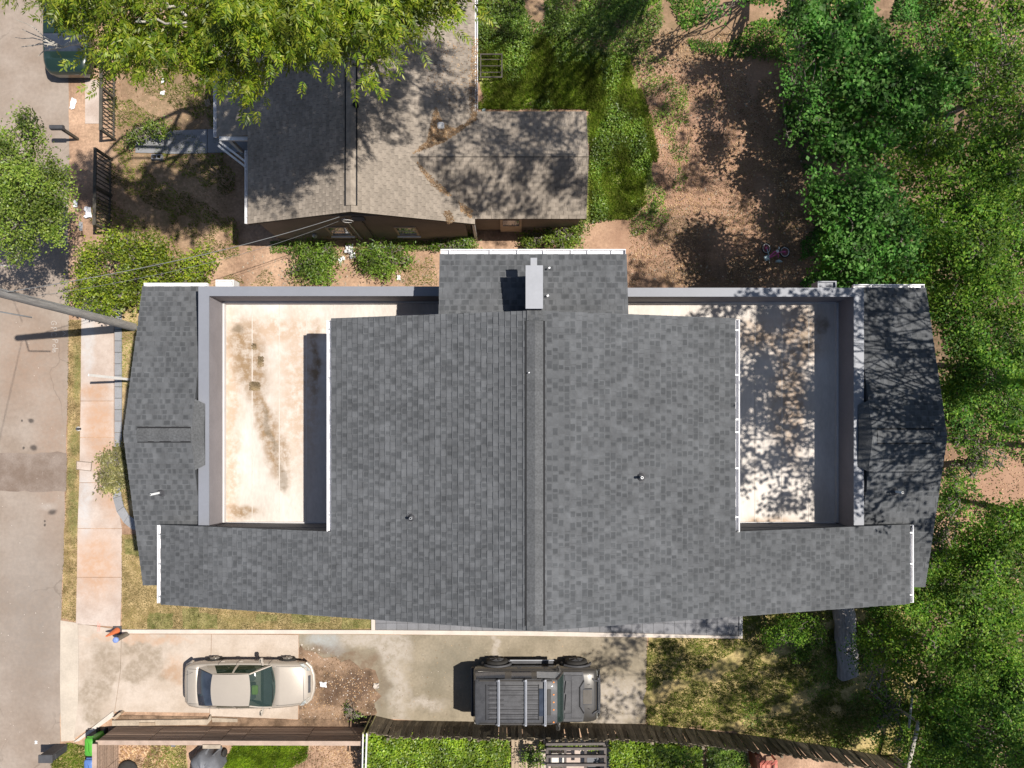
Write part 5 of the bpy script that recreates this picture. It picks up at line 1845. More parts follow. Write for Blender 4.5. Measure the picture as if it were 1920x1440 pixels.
# traffic cone and capped post at the kerb end
cn = thing('traffic_cone', 'tall orange traffic cone at the left end of the white kerb', 'cone', W(221, 1181.5))
p = W(221, 1181.5)
MB().lathe((p[0], p[1], .04), [(.13, 0), (.125, .05), (.06, .55), (.03, .86), (.022, .90)], 18).build('cone_body', M['orange'], cn)
MB().bevbox((p[0], p[1], .055), .34, .34, .05, .02).build('base', M['dark_plastic'], cn)
cp = thing('capped_post', 'stout grey post with round blue cap beside the orange cone', 'post', W(239, 1188))
p = W(239.5, 1187.5)
MB().cyl(p, .095, .02, .92, 16).build('post', M['post_grey'], cp)
MB().lathe((p[0], p[1], .92), [(.108, 0), (.112, .05), (.10, .09), (.04, .10)], 20).build('cap', M['blue_cap'], cp)
# meter lid in the sidewalk
wm = thing('meter_lid', 'rectangular tan utility lid set at the sidewalk edge beside the olive shrub', 'utility lid', W(159, 874))
q = [(144, 864), (174, 866.5), (172, 883.5), (143.5, 880.5)]
MB().prism(pxs(q), .0, .036).build('frame', M['joint'], wm)
MB().prism(pxs([(145.6, 865.4), (172.4, 867.7), (170.6, 882.2), (145, 879.4)]), .03, .044).build('lid', M['concrete'], wm)
# small sign post with white face
sg = thing('yard_sign', 'thin white post leaning out from the roof edge over the sidewalk', 'post', W(252, 713))
a, b_ = Vector(W(262, 713.5, .2)), Vector(W(166, 703, 3.0))
MB().rbox((a + b_) / 2, (b_ - a).length, .09, .05, math.atan2(b_.y - a.y, b_.x - a.x), 0, -math.atan2(b_.z - a.z, (Vector((b_.x - a.x, b_.y - a.y))).length)).build('post', M['white_trim'], sg)
# valve stub beside the verge
vs = thing('hydrant_marker', 'short black and white standpipe on the verge beside the sidewalk', 'standpipe', W(150, 804))
p = W(151, 804)
MB().cyl(p, .05, .01, .28, 12).build('pipe', M['dark_plastic'], vs)
MB().lathe((p[0] - .05, p[1], .05), [(.09, 0), (.085, .05), (.03, .08)], 14).build('cap', M['white_trim'], vs)
# utility pole with transformer bracket and cables
pole = thing('utility_pole', 'grey wooden utility pole rising from the front yard, seen steeply from above', 'utility pole', W(254, 614))
pb = Vector(W(254, 614))
MB().tube([pb, pb + Vector((0, 0, 4.6)), pb + Vector((0, 0, 9.3))], [.165, .145, .12], 14).build('pole', M['wood_pole'], pole)
MB().tube([pb + Vector((.12, .10, .1)), pb + Vector((.11, .09, 8.6))], .028, 6).build('cable_guard', M['galv'], pole)
MB().tube([pb + Vector((-.13, -.09, .1)), pb + Vector((-.11, -.08, 8.6))], .02, 6).build('ground_wire', M['wire'], pole)
MB().tube([pb + Vector((0, 0, 8.7)), pb + Vector((.05, -.55, 8.5)), pb + Vector((.45, -.6, 7.6))], .022, 6).build('bracket', M['wire'], pole)
MB().lathe((pb.x + .2, pb.y - .02, 0), [(.07, .0), (.05, .06), (.02, .08)], 10).build('marker_flag', M['orange'], pole)
def cable(a, b_, sag, r, label, group='overhead cables'):
    a, b_ = Vector(a), Vector(b_)
    pts = [a.lerp(b_, k / 20) - Vector((0, 0, sag * 4 * (k / 20) * (1 - k / 20))) for k in range(21)]
    return MB().tube(pts, r, 5).build_thing('service_cable', M['wire'], label, 'cable', group)
cable((OX - .35, yw - .06, 3.95), pb + Vector((0, 0, 8.4)), .8, .012, 'pale service cable from the brown gable wall to the utility pole')
cable((OX - .40, yw - .05, 3.5), pb + Vector((0, 0, 7.4)), 1.2, .006, 'thin dark telephone cable sagging over the bushes to the utility pole')
cable(pb + Vector((0, 0, 8.9)), (-24, -30, 8.2), .7, .009, 'thin line crossing the driveway southward from the utility pole')
cable(pb + Vector((0, .6, 8.9)), (-27, 30, 8.6), .7, .009, 'thin line running north over the road from the utility pole')
lo_ = MB()
for k in range(3):
    c = Vector((OX - .42 + .05 * k, yw - .10, 3.45 + .04 * k))
    lo_.tube([c + Vector((math.cos(t) * (.13 + .03 * k), -.03 * k, math.sin(t) * .2)) for t in [6.28 * j / 14 for j in range(15)]], .008, 5)
lo_.build('cable_loop', M['white_trim'], old)

# covered motorbike / barrow in the south garden
cv = thing('covered_grill', 'grey tarp-covered garden grill with one wheel showing, at the bottom edge', 'grill', W(385, 1430))
p = W(383, 1440, .7)
rows = []
for i in range(13):
    v_ = i / 12
    row = []
    for j in range(25):
        a = 2 * math.pi * j / 24
        rr = (.62 + .06 * math.sin(3 * a + 1) + .05 * math.sin(7 * a + 2)) * (1 - v_ ** 2.2) ** .5 if v_ < 1 else 0.0
        rr *= 1 + .06 * math.sin(9 * a + v_ * 4) * (1 - v_)
        z = 1.05 * v_ ** .55 + .05 * math.sin(5 * a) * v_
        row.append((p[0] + rr * math.cos(a) * .92, p[1] + rr * math.sin(a) * 1.05, .03 + z))
    rows.append(row)
MB().grid(rows).build('cover', M['tarp'], cv)
fold = MB()
for a in (.9, 1.5, 2.2, 3.6, 5.2):
    fold.tube([(p[0] + .66 * math.cos(a), p[1] + .7 * math.sin(a), .1), (p[0] + .52 * math.cos(a), p[1] + .55 * math.sin(a), .62), (p[0] + .25 * math.cos(a + .15), p[1] + .25 * math.sin(a + .15), 1.0)], [.09, .07, .03], 6)
fold.build('fold', M['tarp'], cv)
wq = W(421, 1412, .2)
m_ = MB().lathe((0, 0, 0), [(.05, -.035), (.14, -.04), (.165, 0), (.14, .04), (.05, .035)], 18)
m_.xform(Matrix.Translation((wq[0], wq[1], .19)) @ Matrix.Rotation(math.pi / 2 - .2, 4, 'Y')).build('wheel', M['tyre'], cv)
MB().tube([(wq[0] - .35, wq[1] - .05, .25), (wq[0], wq[1], .19)], .018, 6).build('axle', M['rail_dark'], cv)
MB().tube([(wq[0] - .08, wq[1], .19), (wq[0] - .18, wq[1] - .35, .6)], .016, 6).build('axle_strut', M['rail_dark'], cv)
# garden lamp near the fence
gl = thing('garden_lamp', 'small black and grey garden light standing on the grass by the fence cap', 'lamp', W(325, 1397))
p = W(327, 1394, .6)
MB().box(p[0] - .02, p[0] + .02, p[1] - .02, p[1] + .02, 0, .55).build('stake', M['black'], gl)
MB().bevbox((p[0], p[1], .62), .15, .15, .16, .03).build('lantern', M['dark_plastic'], gl)
MB().bevbox((p[0], p[1], .715), .17, .17, .03, .01).build('solar_cap', M['tarp'], gl)
# tyre leaning at the lower left
p = W(238, 1446, .2)
MB().lathe((p[0], p[1], .02), [(.22, 0), (.36, .02), (.40, .1), (.36, .19), (.22, .21)], 24).build_thing('old_tyre', M['tyre'], 'black tyre lying at the bottom edge beside the short board fence', 'tyre')

# child's bicycle lying on the clay yard
bk = thing('kids_bicycle', 'small pink bicycle lying on its side on the clay yard', 'bicycle', W(1450, 477))
def bp_(x, y, z=.1):
    c = W(1400 + x / 19.2, 440 + y / 19.2)
    return (c[0], c[1], z)
def bwheel(x, y, tilt, r=.20):
    c = Vector(bp_(x, y, .14))
    mtx = Matrix.Translation(c) @ Matrix.Rotation(tilt, 4, 'Y')
    ty = MB().tube([tuple(mtx @ Vector((r * math.cos(a), r * math.sin(a), 0))) for a in [6.2832 * k / 22 for k in range(23)]], .026, 7).build('wheel', M['tyre'], bk)
    MB().tube([tuple(mtx @ Vector((r * .86 * math.cos(a), r * .86 * math.sin(a), .004))) for a in [6.2832 * k / 22 for k in range(23)]], .014, 6).build('rim', M['pvc'], ty)
    sp = MB()
    for k in range(8):
        a = k * math.pi / 8
        sp.tube([tuple(mtx @ Vector((r * .85 * math.cos(a), r * .85 * math.sin(a), 0))), tuple(mtx @ Vector((-r * .85 * math.cos(a), -r * .85 * math.sin(a), 0)))], .004, 4)
    sp.lathe(c, [(.03, -.03), (.03, .03)], 8)
    sp.build('spokes', M['pink'], ty)
bwheel(665, 520, .35)
bwheel(1325, 650, .15)
fr = MB()
fr.tube([bp_(740, 850, .26), bp_(940, 650, .24), bp_(1060, 690, .2)], .022, 7)
fr.tube([bp_(750, 880, .26), bp_(900, 800, .24), bp_(1060, 700, .2)], .022, 7)
fr.tube([bp_(1060, 690, .2), bp_(1310, 640, .18)], .016, 7)
fr.tube([bp_(1060, 690, .24), bp_(1075, 860, .2)], .018, 7)
fr.build('frame', M['pink'], bk)
MB().tube([bp_(680, 560, .2), bp_(715, 720, .22), bp_(740, 830, .26)], .02, 7).build('fork', M['pale_blue'], bk)
hb = MB().tube([bp_(640, 800, .3), bp_(740, 880, .28), bp_(750, 1000, .2), bp_(780, 1060, .14)], .015, 6)
hb.build('handlebar', M['galv'], bk)
q = bp_(625, 900, .3)
MB().bevbox(q, .16, .20, .12, .03, .35).build('basket', M['pale_blue'], bk)
q = bp_(1120, 985, .12)
sd = MB().tube([bp_(1010, 985, .12), bp_(1110, 975, .14), bp_(1250, 990, .1)], [.025, .065, .02], 8)
sd.build('saddle', M['pale_blue'], bk)
MB().cyl(bp_(1040, 640), .065, .2, .23, 14).build('chain_guard', M['pvc'], bk)
MB().rbox(bp_(1090, 530, .25), .05, .09, .03).build('pedal', M['pvc'], bk)

# grey log beyond the south-east eave
lg_ = MB()
a, b_ = W(1579, 1110, .3), W(1590, 1266, .3)
n_ = 16
rings = []
for i in range(n_ + 1):
    t = i / n_
    c = Vector(a).lerp(Vector(b_), t)
    r_ = .41 - .03 * t + .02 * math.sin(i * 1.7)
    rings.append([(c.x + r_ * (1 + .06 * math.sin(5 * th + i)) * math.cos(th), c.y + (.05 * math.sin(th * 3 + i) if i in (0, n_) else 0) + (.12 * math.cos(th) if i == n_ else 0), .34 + r_ * (1 + .06 * math.sin(5 * th + i)) * math.sin(th)) for th in [6.2832 * k / 20 for k in range(20)]])
lg_.rings(rings, True, True)
fl_log = thing('fallen_log', 'thick grey log lying in the grass below the south-east roof edge', 'log', W(1585, 1205))
lg_.build('trunk', M['log_bark'], fl_log)
ce = MB().add([(p_[0], p_[1] - .005, p_[2]) for p_ in [(Vector(q_) - Vector((b_[0], b_[1], .34))) * .94 + Vector((b_[0], b_[1], .34)) for q_ in rings[-1]]], [tuple(range(20))])
ce.build('cut_end', M['plank'], fl_log)

# wheelless cart frame beside the old house and cinder block, litter
ct = thing('cart_frame', 'rusty rectangular cart frame in the weeds beside the bungalow eave', 'cart', W(920, 122))
p = W(921, 123, .35)
for (x0, x1, y0, y1) in ((-.44, .44, -.47, -.42), (-.44, .44, .42, .47), (-.44, -.39, -.42, .42), (.39, .44, -.42, .42)):
    MB().box(p[0] + x0, p[0] + x1, p[1] + y0, p[1] + y1, .30, .36).build('bar', M['rail_dark'], ct)
for k in range(3):
    MB().box(p[0] - .39, p[0] + .39, p[1] - .25 + k * .25, p[1] - .22 + k * .25, .27, .299).build('slat', M['rail_dark'], ct)
for sx in (-.4, .4):
    for sy in (-.43, .43):
        MB().box(p[0] + sx - .02, p[0] + sx + .02, p[1] + sy - .02, p[1] + sy + .02, 0, .30).build('leg', M['rail_dark'], ct)
p = W(295, 295, .1)
cbk = MB()
for (x0, x1, y0, y1) in ((-.2, .2, -.1, -.065), (-.2, .2, .065, .1), (-.2, -.165, -.065, .065), (.165, .2, -.065, .065), (-.02, .02, -.065, .065)):
    cbk.box(p[0] + x0, p[0] + x1, p[1] + y0, p[1] + y1, .0, .19)
cbk.build_thing('cinder_block', M['concrete_grey'], 'hollow grey cinder block beside the front path', 'block')

def scrap(px, py, sx, sy, label, m_='white_paper', rot=0.0, h=.05):
    p = W(px, py, 0)
    mb = MB()
    n1, n2 = 5, 5
    rows = []
    for i in range(n1):
        row = []
        for j in range(n2):
            x = (i / (n1 - 1) - .5) * sx * (1 + .2 * random.uniform(-1, 1))
            y = (j / (n2 - 1) - .5) * sy * (1 + .2 * random.uniform(-1, 1))
            row.append((p[0] + x * math.cos(rot) - y * math.sin(rot), p[1] + x * math.sin(rot) + y * math.cos(rot), .03 + h * random.random()))
        rows.append(row)
    mb.grid(rows, False)
    mb.build_thing('litter_scrap', M[m_], label, 'litter', 'litter on the ground')
scrap(138, 195, .2, .42, 'oblong white scrap at the road edge below the hidden green car', rot=-.25)
scrap(168, 399, .30, .40, 'pale plastic bag left of the southern railing', h=.16)
scrap(144, 383, .18, .26, 'crumpled white scrap right of the street tree crown', h=.10)
scrap(153, 425, .14, .36, 'pale cardboard strip below the plastic bag', 'concrete_grey')
scrap(656, 468, .30, .34, 'large white bag between the two shrubs under the gable wall', h=.18)
scrap(662, 480, .22, .22, 'small white bag just below the large white one', h=.12)
scrap(641, 487, .26, .16, 'flattened pale carton left of the white bags', h=.05, rot=.5)
scrap(748, 521, .13, .18, 'small white cube of packaging near the north deck wall', h=.06)
scrap(720, 506, .12, .20, 'grey scrap of board below the right-hand shrub', 'concrete_grey', rot=.3)
scrap(306, 152, .12, .2, 'small white scrap in the shaded yard, upper of two', rot=.2)
scrap(306, 175, .16, .16, 'small white scrap in the shaded yard, lower of two')
scrap(390, 194, .2, .3, 'tan leaf-shaped cardboard beside the porch gutter', 'plank', rot=.4)
scrap(607, 1283, .26, .20, 'white rag on the brown soil ahead of the sedan', h=.06)
scrap(706, 1285, .22, .18, 'pale stone chunk at the edge of the brown soil', 'kerb', h=.1)
scrap(205, 917, .2, .22, 'white crumpled scrap under the olive shrub by the sidewalk', h=.12)
scrap(222, 919, .22, .16, 'turquoise plastic scrap under the olive shrub', 'pale_blue', h=.08)
scrap(69, 1391, .10, .12, 'lone white scrap on the road near the pillar box', h=.04)
scrap(907, 208, .14, .16, 'pale blue scrap at the corner of the bungalow wing', 'pale_blue', h=.05)
p = W(712, 463, .2)
mh = MB()
for k in range(5):
    mh.tube([(p[0] - .5 + random.uniform(-.1, .1), p[1] + random.uniform(-.1, .15), .08 + .05 * k), (p[0] + .45, p[1] + random.uniform(-.1, .15), .1 + .04 * k)], .025, 6)
mh.tube([(p[0] + .42, p[1] - .1, .05), (p[0] + .45, p[1] + .12, .45)], .03, 6)
mh.build_thing('scrap_pipes', M['galv'], 'pile of grey pipes and poles against the bungalow wall', 'scrap')

# ================================================================ VEGETATION
def limb(mb, a, b_, r0, r1, wob=.3, n=6):
    a, b_ = Vector(a), Vector(b_)
    pts, rad = [], []
    for k in range(n + 1):
        t = k / n
        w = math.sin(t * math.pi) * wob
        pts.append(a.lerp(b_, t) + Vector((random.uniform(-w, w), random.uniform(-w, w), .25 * w)))
        rad.append(r0 + (r1 - r0) * t)
    mb.tube(pts, rad, 7)
    return pts


def satellites(lobes, k=2, f=.5):
    out = list(lobes)
    for (x, y, z, r) in lobes:
        for _ in range(k):
            a = random.uniform(0, 6.283)
            q = r * random.uniform(.7, 1.25)
            out.append((x + q * math.cos(a), y + q * math.sin(a), max(.15, z + random.uniform(-.7, .75) * min(1.2, z * .4)), r * random.uniform(f * .7, f * 1.25)))
    return out


def tree(name, label, base, lobes, lf, leaf=(.12, .075), dens=220, trunk_r=.16, bark='bark', up=.45, group=None, clump=.22, kind_leaf='simple', cat='tree', limbf=.4):
    t = thing(name, label, cat, (base[0], base[1], 0), group)
    tb = MB()
    ztop = max(l[2] for l in lobes)
    cx_ = sum(l[0] * l[3] for l in lobes) / sum(l[3] for l in lobes)
    cy_ = sum(l[1] * l[3] for l in lobes) / sum(l[3] for l in lobes)
    fork = (base[0] + (cx_ - base[0]) * .5, base[1] + (cy_ - base[1]) * .5, ztop * .48)
    limb(tb, (base[0], base[1], -.1), fork, trunk_r, trunk_r * .75, .12)
    for l in lobes:
        limb(tb, fork, (l[0], l[1], l[2]), trunk_r * limbf, .012, .3 + .04 * ztop)
        for k in range(3):
            d = Vector((random.uniform(-1, 1), random.uniform(-1, 1), random.uniform(-.2, .7)))
            limb(tb, (l[0], l[1], l[2] - .1), Vector((l[0], l[1], l[2])) + d * l[3] * .8, .03, .008, .1, 3)
    tb.build('trunk', M[bark], t)
    P = crown_points(lobes, dens, clump)
    P -= np.array([base[0], base[1], 0])
    if kind_leaf == 'pinnate':
        D = rng.normal(size=P.shape)
        ctr = np.array([cx_ - base[0], cy_ - base[1], 0])
        out = P - ctr
        out[:, 2] = -.3
        out /= np.linalg.norm(out, axis=1)[:, None] + 1e-9
        D = D * .7 + out + np.array([.0, -.35, -.25])
        V = pinnate(P, D, 5, leaf[0], leaf[1], .27)
    else:
        V = leaf_quads(P, leaf[0], leaf[1], up)
    link_mesh('crown', quads_mesh('crown', V), lf, t)
    return t


def LB(px, py, h, r):
    p = W(px, py, h)
    return (p[0], p[1], h, r)


# pecan over the top of the picture
pl_ = [(30, -30, 13, 0.40), (110, -16, 13, 0.62), (185, 17, 13, 0.75), (215, 67, 12.6, 0.40), (270, 27, 13.2, 0.92), (330, 77, 12.8, 0.66), (300, -18, 13.6, 0.88), (390, 22, 13.4, 0.97), (395, 102, 12.6, 0.53),
       (445, 62, 13, 0.84), (470, 130, 12.4, 0.53), (490, 157, 12, 0.31), (520, 57, 13, 0.79), (560, 2, 13.4, 0.88), (600, 47, 13, 0.53), (612, 80, 12.6, 0.28), (665, -8, 13.3, 0.75), (700, 17, 13, 0.44), (735, 47, 12.6, 0.29), (770, -30, 13.4, 0.62), (845, -3, 13, 0.44), (862, 17, 12.8, 0.25), (180, 110, 11.5, 0.31), (450, -8, 13.6, 0.88), (250, 77, 12.6, 0.44)]
pl_ += [(170, -60, 13.4, .9), (430, -50, 14, 1.0), (520, -90, 14, .8), (620, -50, 14, 1.1), (700, -20, 13.6, .9), (760, -70, 13.6, 1.0), (500, -190, 14, .9), (640, -170, 14, 1.2), (760, -170, 13.6, 1.0), (690, 105, 12.8, .35), (560, -310, 14, 1.1), (710, -290, 14, 1.2), (850, -280, 13.6, 1.0), (860, -120, 13.6, .8), (600, 20, 13.8, .8), (880, -130, 14, .8), (960, -200, 14, .8), (1050, -260, 14, .6), (1120, -340, 14, .8), (970, -350, 14, .7), (1010, -110, 14, .45), (820, -50, 13.8, .6), (1180, -220, 14, .5), (690, -120, 14, .7)]
tree('pecan_tree', 'big yellow-green pecan tree spreading over the top left of the yard', (-6.0, 17.5, 0), [LB(*q) for q in pl_], LF['pecan'], (.14, .040), 52, .42, 'pale_bark', group=None, kind_leaf='pinnate', clump=.28)
# bare grey twigs reaching over the road from the pecan
tw = MB()
pa = Vector(W(160, 75, 10.5))
for (x, y) in ((72, 105), (42, 55), (40, 88)):
    limb(tw, pa, W(118, 88, 10.4), .05, .035, .05, 3)
    limb(tw, W(118, 88, 10.4), W(x, y, 10.3), .03, .008, .12, 4)
    limb(tw, W(110, 84, 10.4), W(x - 12, y - 18, 10.3), .018, .006, .12, 4)
tw.build('bare_branch', M['pale_bark'], bpy.data.objects['pecan_tree'])
tw = MB()
limb(tw, W(282, 40, 13.5), W(283, 105, 13.2), .025, .01, .05, 4)
tw.build('bare_branch', M['pale_bark'], bpy.data.objects['pecan_tree'])
tw = MB()
limb(tw, W(255, 40, 13.6), W(350, 42, 13.7), .03, .02, .06, 5)
tw.build('bare_branch', M['pale_bark'], bpy.data.objects['pecan_tree'])
tw = MB()
limb(tw, W(300, -5, 13.8), W(350, 30, 13.7), .05, .03, .06, 5)
o = tw.build('bare_branch', M['pale_bark'], bpy.data.objects['pecan_tree'])

# street tree at the left edge
sl_ = [(20, 300, 5.6, .9), (75, 310, 5.4, .8), (45, 360, 5.8, 1.1), (100, 365, 5.2, .75), (90, 415, 5.2, .7), (30, 420, 5.4, .9), (55, 240, 5.6, .45), (62, 265, 5.5, .45), (110, 395, 5, .5), (45, 465, 5.0, .45), (28, 478, 5, .3), (110, 330, 5, .4), (-30, 350, 5.6, 1.2), (-20, 430, 5.4, 1.0), (40, 218, 5.6, .28), (-10, 285, 5.5, .8)]
tree('street_tree', 'round green street tree overhanging the road at the left edge', WXY(96, 400) + (0,), satellites([(*LB(*q)[:3], LB(*q)[3] * .8) for q in sl_], 1), LF['street'], (.09, .05), 400, .13, clump=.15)

# bushes
def bush(label, px, py, lobes, lf, leaf, dens, name='bush', clump=.12, group=None):
    b0 = W(px, py)
    tree(name, label, b0, satellites([(*LB(*q)[:3], LB(*q)[3] * .85) for q in lobes]), lf, leaf, dens, .045, 'bark', .4, group, clump, cat='bush')
bush('wide bright green bush beside the utility pole cables, left of the grey roof', 235, 520,
     [(170, 480, 1.3, .55), (215, 470, 1.4, .6), (262, 465, 1.5, .6), (300, 475, 1.3, .55), (175, 535, 1.2, .6), (220, 540, 1.4, .65), (205, 565, 1.2, .45), (255, 510, 1.5, .65), (300, 520, 1.3, .6), (345, 505, 1.2, .55), (390, 495, 1.0, .45), (330, 540, 1.1, .5), (145, 560, 1.0, .4), (260, 555, 1.1, .5), (185, 575, 1, .35), (155, 510, 1.1, .45), (370, 530, .9, .4)], LF['bush'], (.10, .065), 330, clump=.17)
bush('rounded green shrub under the bungalow gable, left of the white bags', 590, 485, [(575, 480, .6, .5), (600, 475, .7, .5), (590, 505, .6, .5), (615, 490, .5, .4), (565, 505, .4, .35), (600, 520, .4, .35)], LF['weed'], (.15, .038), 300, clump=.2)
bush('spreading green shrub under the bungalow gable, right of the white bags', 700, 482, [(685, 475, .6, .45), (705, 480, .7, .5), (735, 478, .6, .45), (690, 495, .5, .4), (725, 497, .4, .4), (755, 485, .4, .3)], LF['weed'], (.15, .038), 280, clump=.2)
bush('small green shrub at the corner of the bungalow wall', 870, 458, [(868, 452, .5, .3), (880, 460, .4, .3), (845, 455, .3, .25), (822, 456, .3, .22)], LF['weed'], (.11, .04), 500)
bush('low leafy shrub in front of the wing of the bungalow', 1040, 450, [(1035, 440, .7, .35), (1065, 450, .6, .4), (1080, 440, .7, .3), (1000, 445, .4, .3), (1090, 420, .8, .35), (985, 452, .3, .25)], LF['street'], (.10, .05), 500)
bush('olive flowering shrub leaning over the sidewalk from the grey roof edge', 215, 870, [(200, 865, .9, .38), (222, 855, 1.1, .38), (238, 870, 1.1, .4), (205, 890, .9, .4), (228, 895, 1.0, .4), (198, 905, .7, .3), (240, 850, 1.0, .3), (215, 915, .7, .28)], LF['olive'], (.10, .05), 560)
bush('leafy bush against the south-east roof edge, left of the grey log', 1500, 1180, [(1465, 1175, 1.4, .5), (1500, 1180, 1.6, .6), (1530, 1190, 1.4, .45), (1450, 1200, 1.0, .4), (1500, 1215, 1.0, .4)], LF['wood3'], (.09, .05), 420)
bush('small leafy plant on the plank walk beside the pergola', 1000, 1420, [(998, 1418, .9, .22), (1006, 1425, .9, .25), (990, 1425, .8, .2)], LF['weed'], (.09, .05), 500)
bush('tuft of green weeds growing at the fence foot on the soil patch', 655, 1330, [(652, 1330, .2, .12), (668, 1345, .25, .14)], LF['weed'], (.08, .04), 500)
bush('small weedy clump at the railing near the front path', 300, 243, [(285, 245, .6, .3), (305, 240, .6, .3), (265, 255, .4, .28), (240, 262, .4, .25)], LF['street'], (.09, .05), 450)

# woodland on the right
wl_ = [
    ('broad-leaved sapling tree at the top right of the clay yard', 1640, 190, LF['wood2'], (.17, .12), 190,
     [(1530, 60, 3.6, 0.90), (1560, 110, 3.8, 1.01), (1600, 70, 3.7, 1.01), (1640, 130, 4.0, 1.12), (1690, 150, 4.0, 1.12), (1600, 180, 3.8, 0.90), (1560, 260, 3.6, 0.78), (1610, 270, 3.8, 0.90), (1680, 210, 4.0, 0.90), (1740, 190, 3.8, 0.90), (1720, 260, 3.7, 0.78), (1570, 20, 3.4, 0.90), (1780, 140, 3.6, 0.90)]),
    ('dark green woodland tree right of the clay yard, above the east roof', 1640, 440, LF['wood2'], (.13, .085), 260,
     [(1560, 380, 6, .9), (1600, 420, 6.4, 1.0), (1650, 390, 6.6, 1.0), (1570, 470, 5.4, .8), (1630, 480, 6, .9), (1600, 520, 5, .7), (1690, 450, 6.4, .9), (1560, 520, 4.4, .6), (1540, 340, 5.4, .6)]),
    ('yellow-green woodland tree at the right edge, upper half', 1840, 430, LF['wood3'], (.11, .065), 330,
     [(1760, 380, 6, 1.0), (1820, 360, 6.4, 1.1), (1880, 400, 6.4, 1.1), (1770, 450, 6, 1.0), (1840, 460, 6.5, 1.1), (1900, 490, 6, 1.0), (1740, 510, 5.4, .9), (1800, 530, 5.6, 1.0), (1870, 560, 5.6, 1.0), (1930, 350, 6, 1.0), (1680, 540, 4.6, .7)]),
    ('dark woodland tree beside the east roof ridge', 1850, 680, LF['wood'], (.11, .07), 300,
     [(1790, 600, 5, .8), (1840, 620, 5.4, 1.0), (1900, 640, 5.4, 1.0), (1800, 680, 5, .8), (1860, 700, 5.4, 1.0), (1820, 750, 4.6, .8), (1890, 760, 5, .9), (1930, 700, 5, 1.0)]),
    ('woodland tree at the right edge, at the top corner', 1860, 180, LF['wood3'], (.12, .075), 240,
     [(1820, 60, 6.4, .9), (1880, 120, 6.4, .8), (1800, 20, 6, .9), (1830, 250, 6.4, 1.0), (1880, 270, 6, .9), (1850, 310, 6, .9), (1760, 300, 5.6, .8), (1700, 320, 5.4, .8), (1900, 20, 6, .8), (1860, 190, 5.6, .7)]),
    ('slender open sapling beside the east gable on bare clay', 1810, 870, LF['wood'], (.09, .05), 200,
     [(1800, 830, 3.4, .4), (1830, 850, 3.6, .5), (1815, 880, 3.2, .4), (1785, 890, 3, .35), (1850, 870, 3.2, .4), (1860, 825, 3.2, .35)]),
    ('leafy woodland tree at the right edge below the bare clay patch', 1860, 1040, LF['wood3'], (.11, .065), 340,
     [(1890, 980, 5, .8), (1850, 1020, 5, .8), (1910, 1040, 5.4, 1.0), (1870, 1080, 5.2, .9), (1810, 1060, 4.6, .7), (1780, 1100, 4.4, .7), (1830, 1120, 4.8, .8), (1940, 1000, 5, .9)]),
    ('tangled woodland tree over the south-east garden corner', 1800, 1210, LF['wood3'], (.11, .065), 330,
     [(1740, 1140, 4.4, .7), (1790, 1170, 4.8, .8), (1850, 1180, 5, .9), (1900, 1150, 5, .9), (1700, 1200, 4, .7), (1760, 1230, 4.6, .8), (1830, 1250, 5, .9), (1890, 1240, 5, .9), (1690, 1250, 3.6, .6), (1650, 1190, 3.2, .5), (1640, 1230, 3, .45)]),
    ('green woodland tree in the bottom right corner', 1840, 1370, LF['wood'], (.115, .07), 300,
     [(1740, 1300, 4.2, .7), (1790, 1330, 4.8, .9), (1860, 1320, 5, 1.0), (1910, 1360, 5, 1.0), (1760, 1390, 4.4, .8), (1820, 1400, 4.8, .9), (1890, 1420, 5, 1.0), (1740, 1440, 4.2, .7), (1920, 1290, 5, .9), (1810, 1450, 4.6, .9)]),
    ('low leafy saplings against the east eave, south of the gable peak', 1765, 1010, LF['wood'], (.10, .06), 260,
     [(1765, 950, 1.4, .4), (1772, 985, 1.6, .4), (1755, 1015, 1.6, .4), (1775, 1050, 1.8, .45), (1748, 1060, 1.5, .4), (1790, 915, 1.4, .35)]),
    ('low shrubby tree at the edge of the weedy lawn', 1670, 1330, LF['wood'], (.09, .055), 300,
     [(1640, 1370, 2, .4), (1670, 1340, 2.2, .45), (1690, 1390, 2.2, .4), (1660, 1300, 2.2, .4), (1620, 1250, 2.6, .4), (1625, 1200, 2.8, .45)]),
    ('sprawling tree with dark leaves at the top of the clay yard', 1520, -190, LF['wood2'], (.12, .085), 170,
     [(1330, -10, 4.2, .5), (1400, -20, 4.2, .5), (1480, 20, 4.4, .7), (1345, 35, 3.2, .25), (1500, 90, 4.2, .5), (1490, 150, 4, .5), (1500, 220, 4, .5), (1540, 180, 4.6, .6)]),
]
for (lb, px, py, lf, leaf, dens, lobes) in wl_:
    tree('woodland_tree', lb, W(px, py), satellites([(*LB(*q)[:3], LB(*q)[3] * .76) for q in lobes]), lf, leaf, dens, .15, 'bark', .42, 'woodland trees along the right side', .2, limbf=.22)

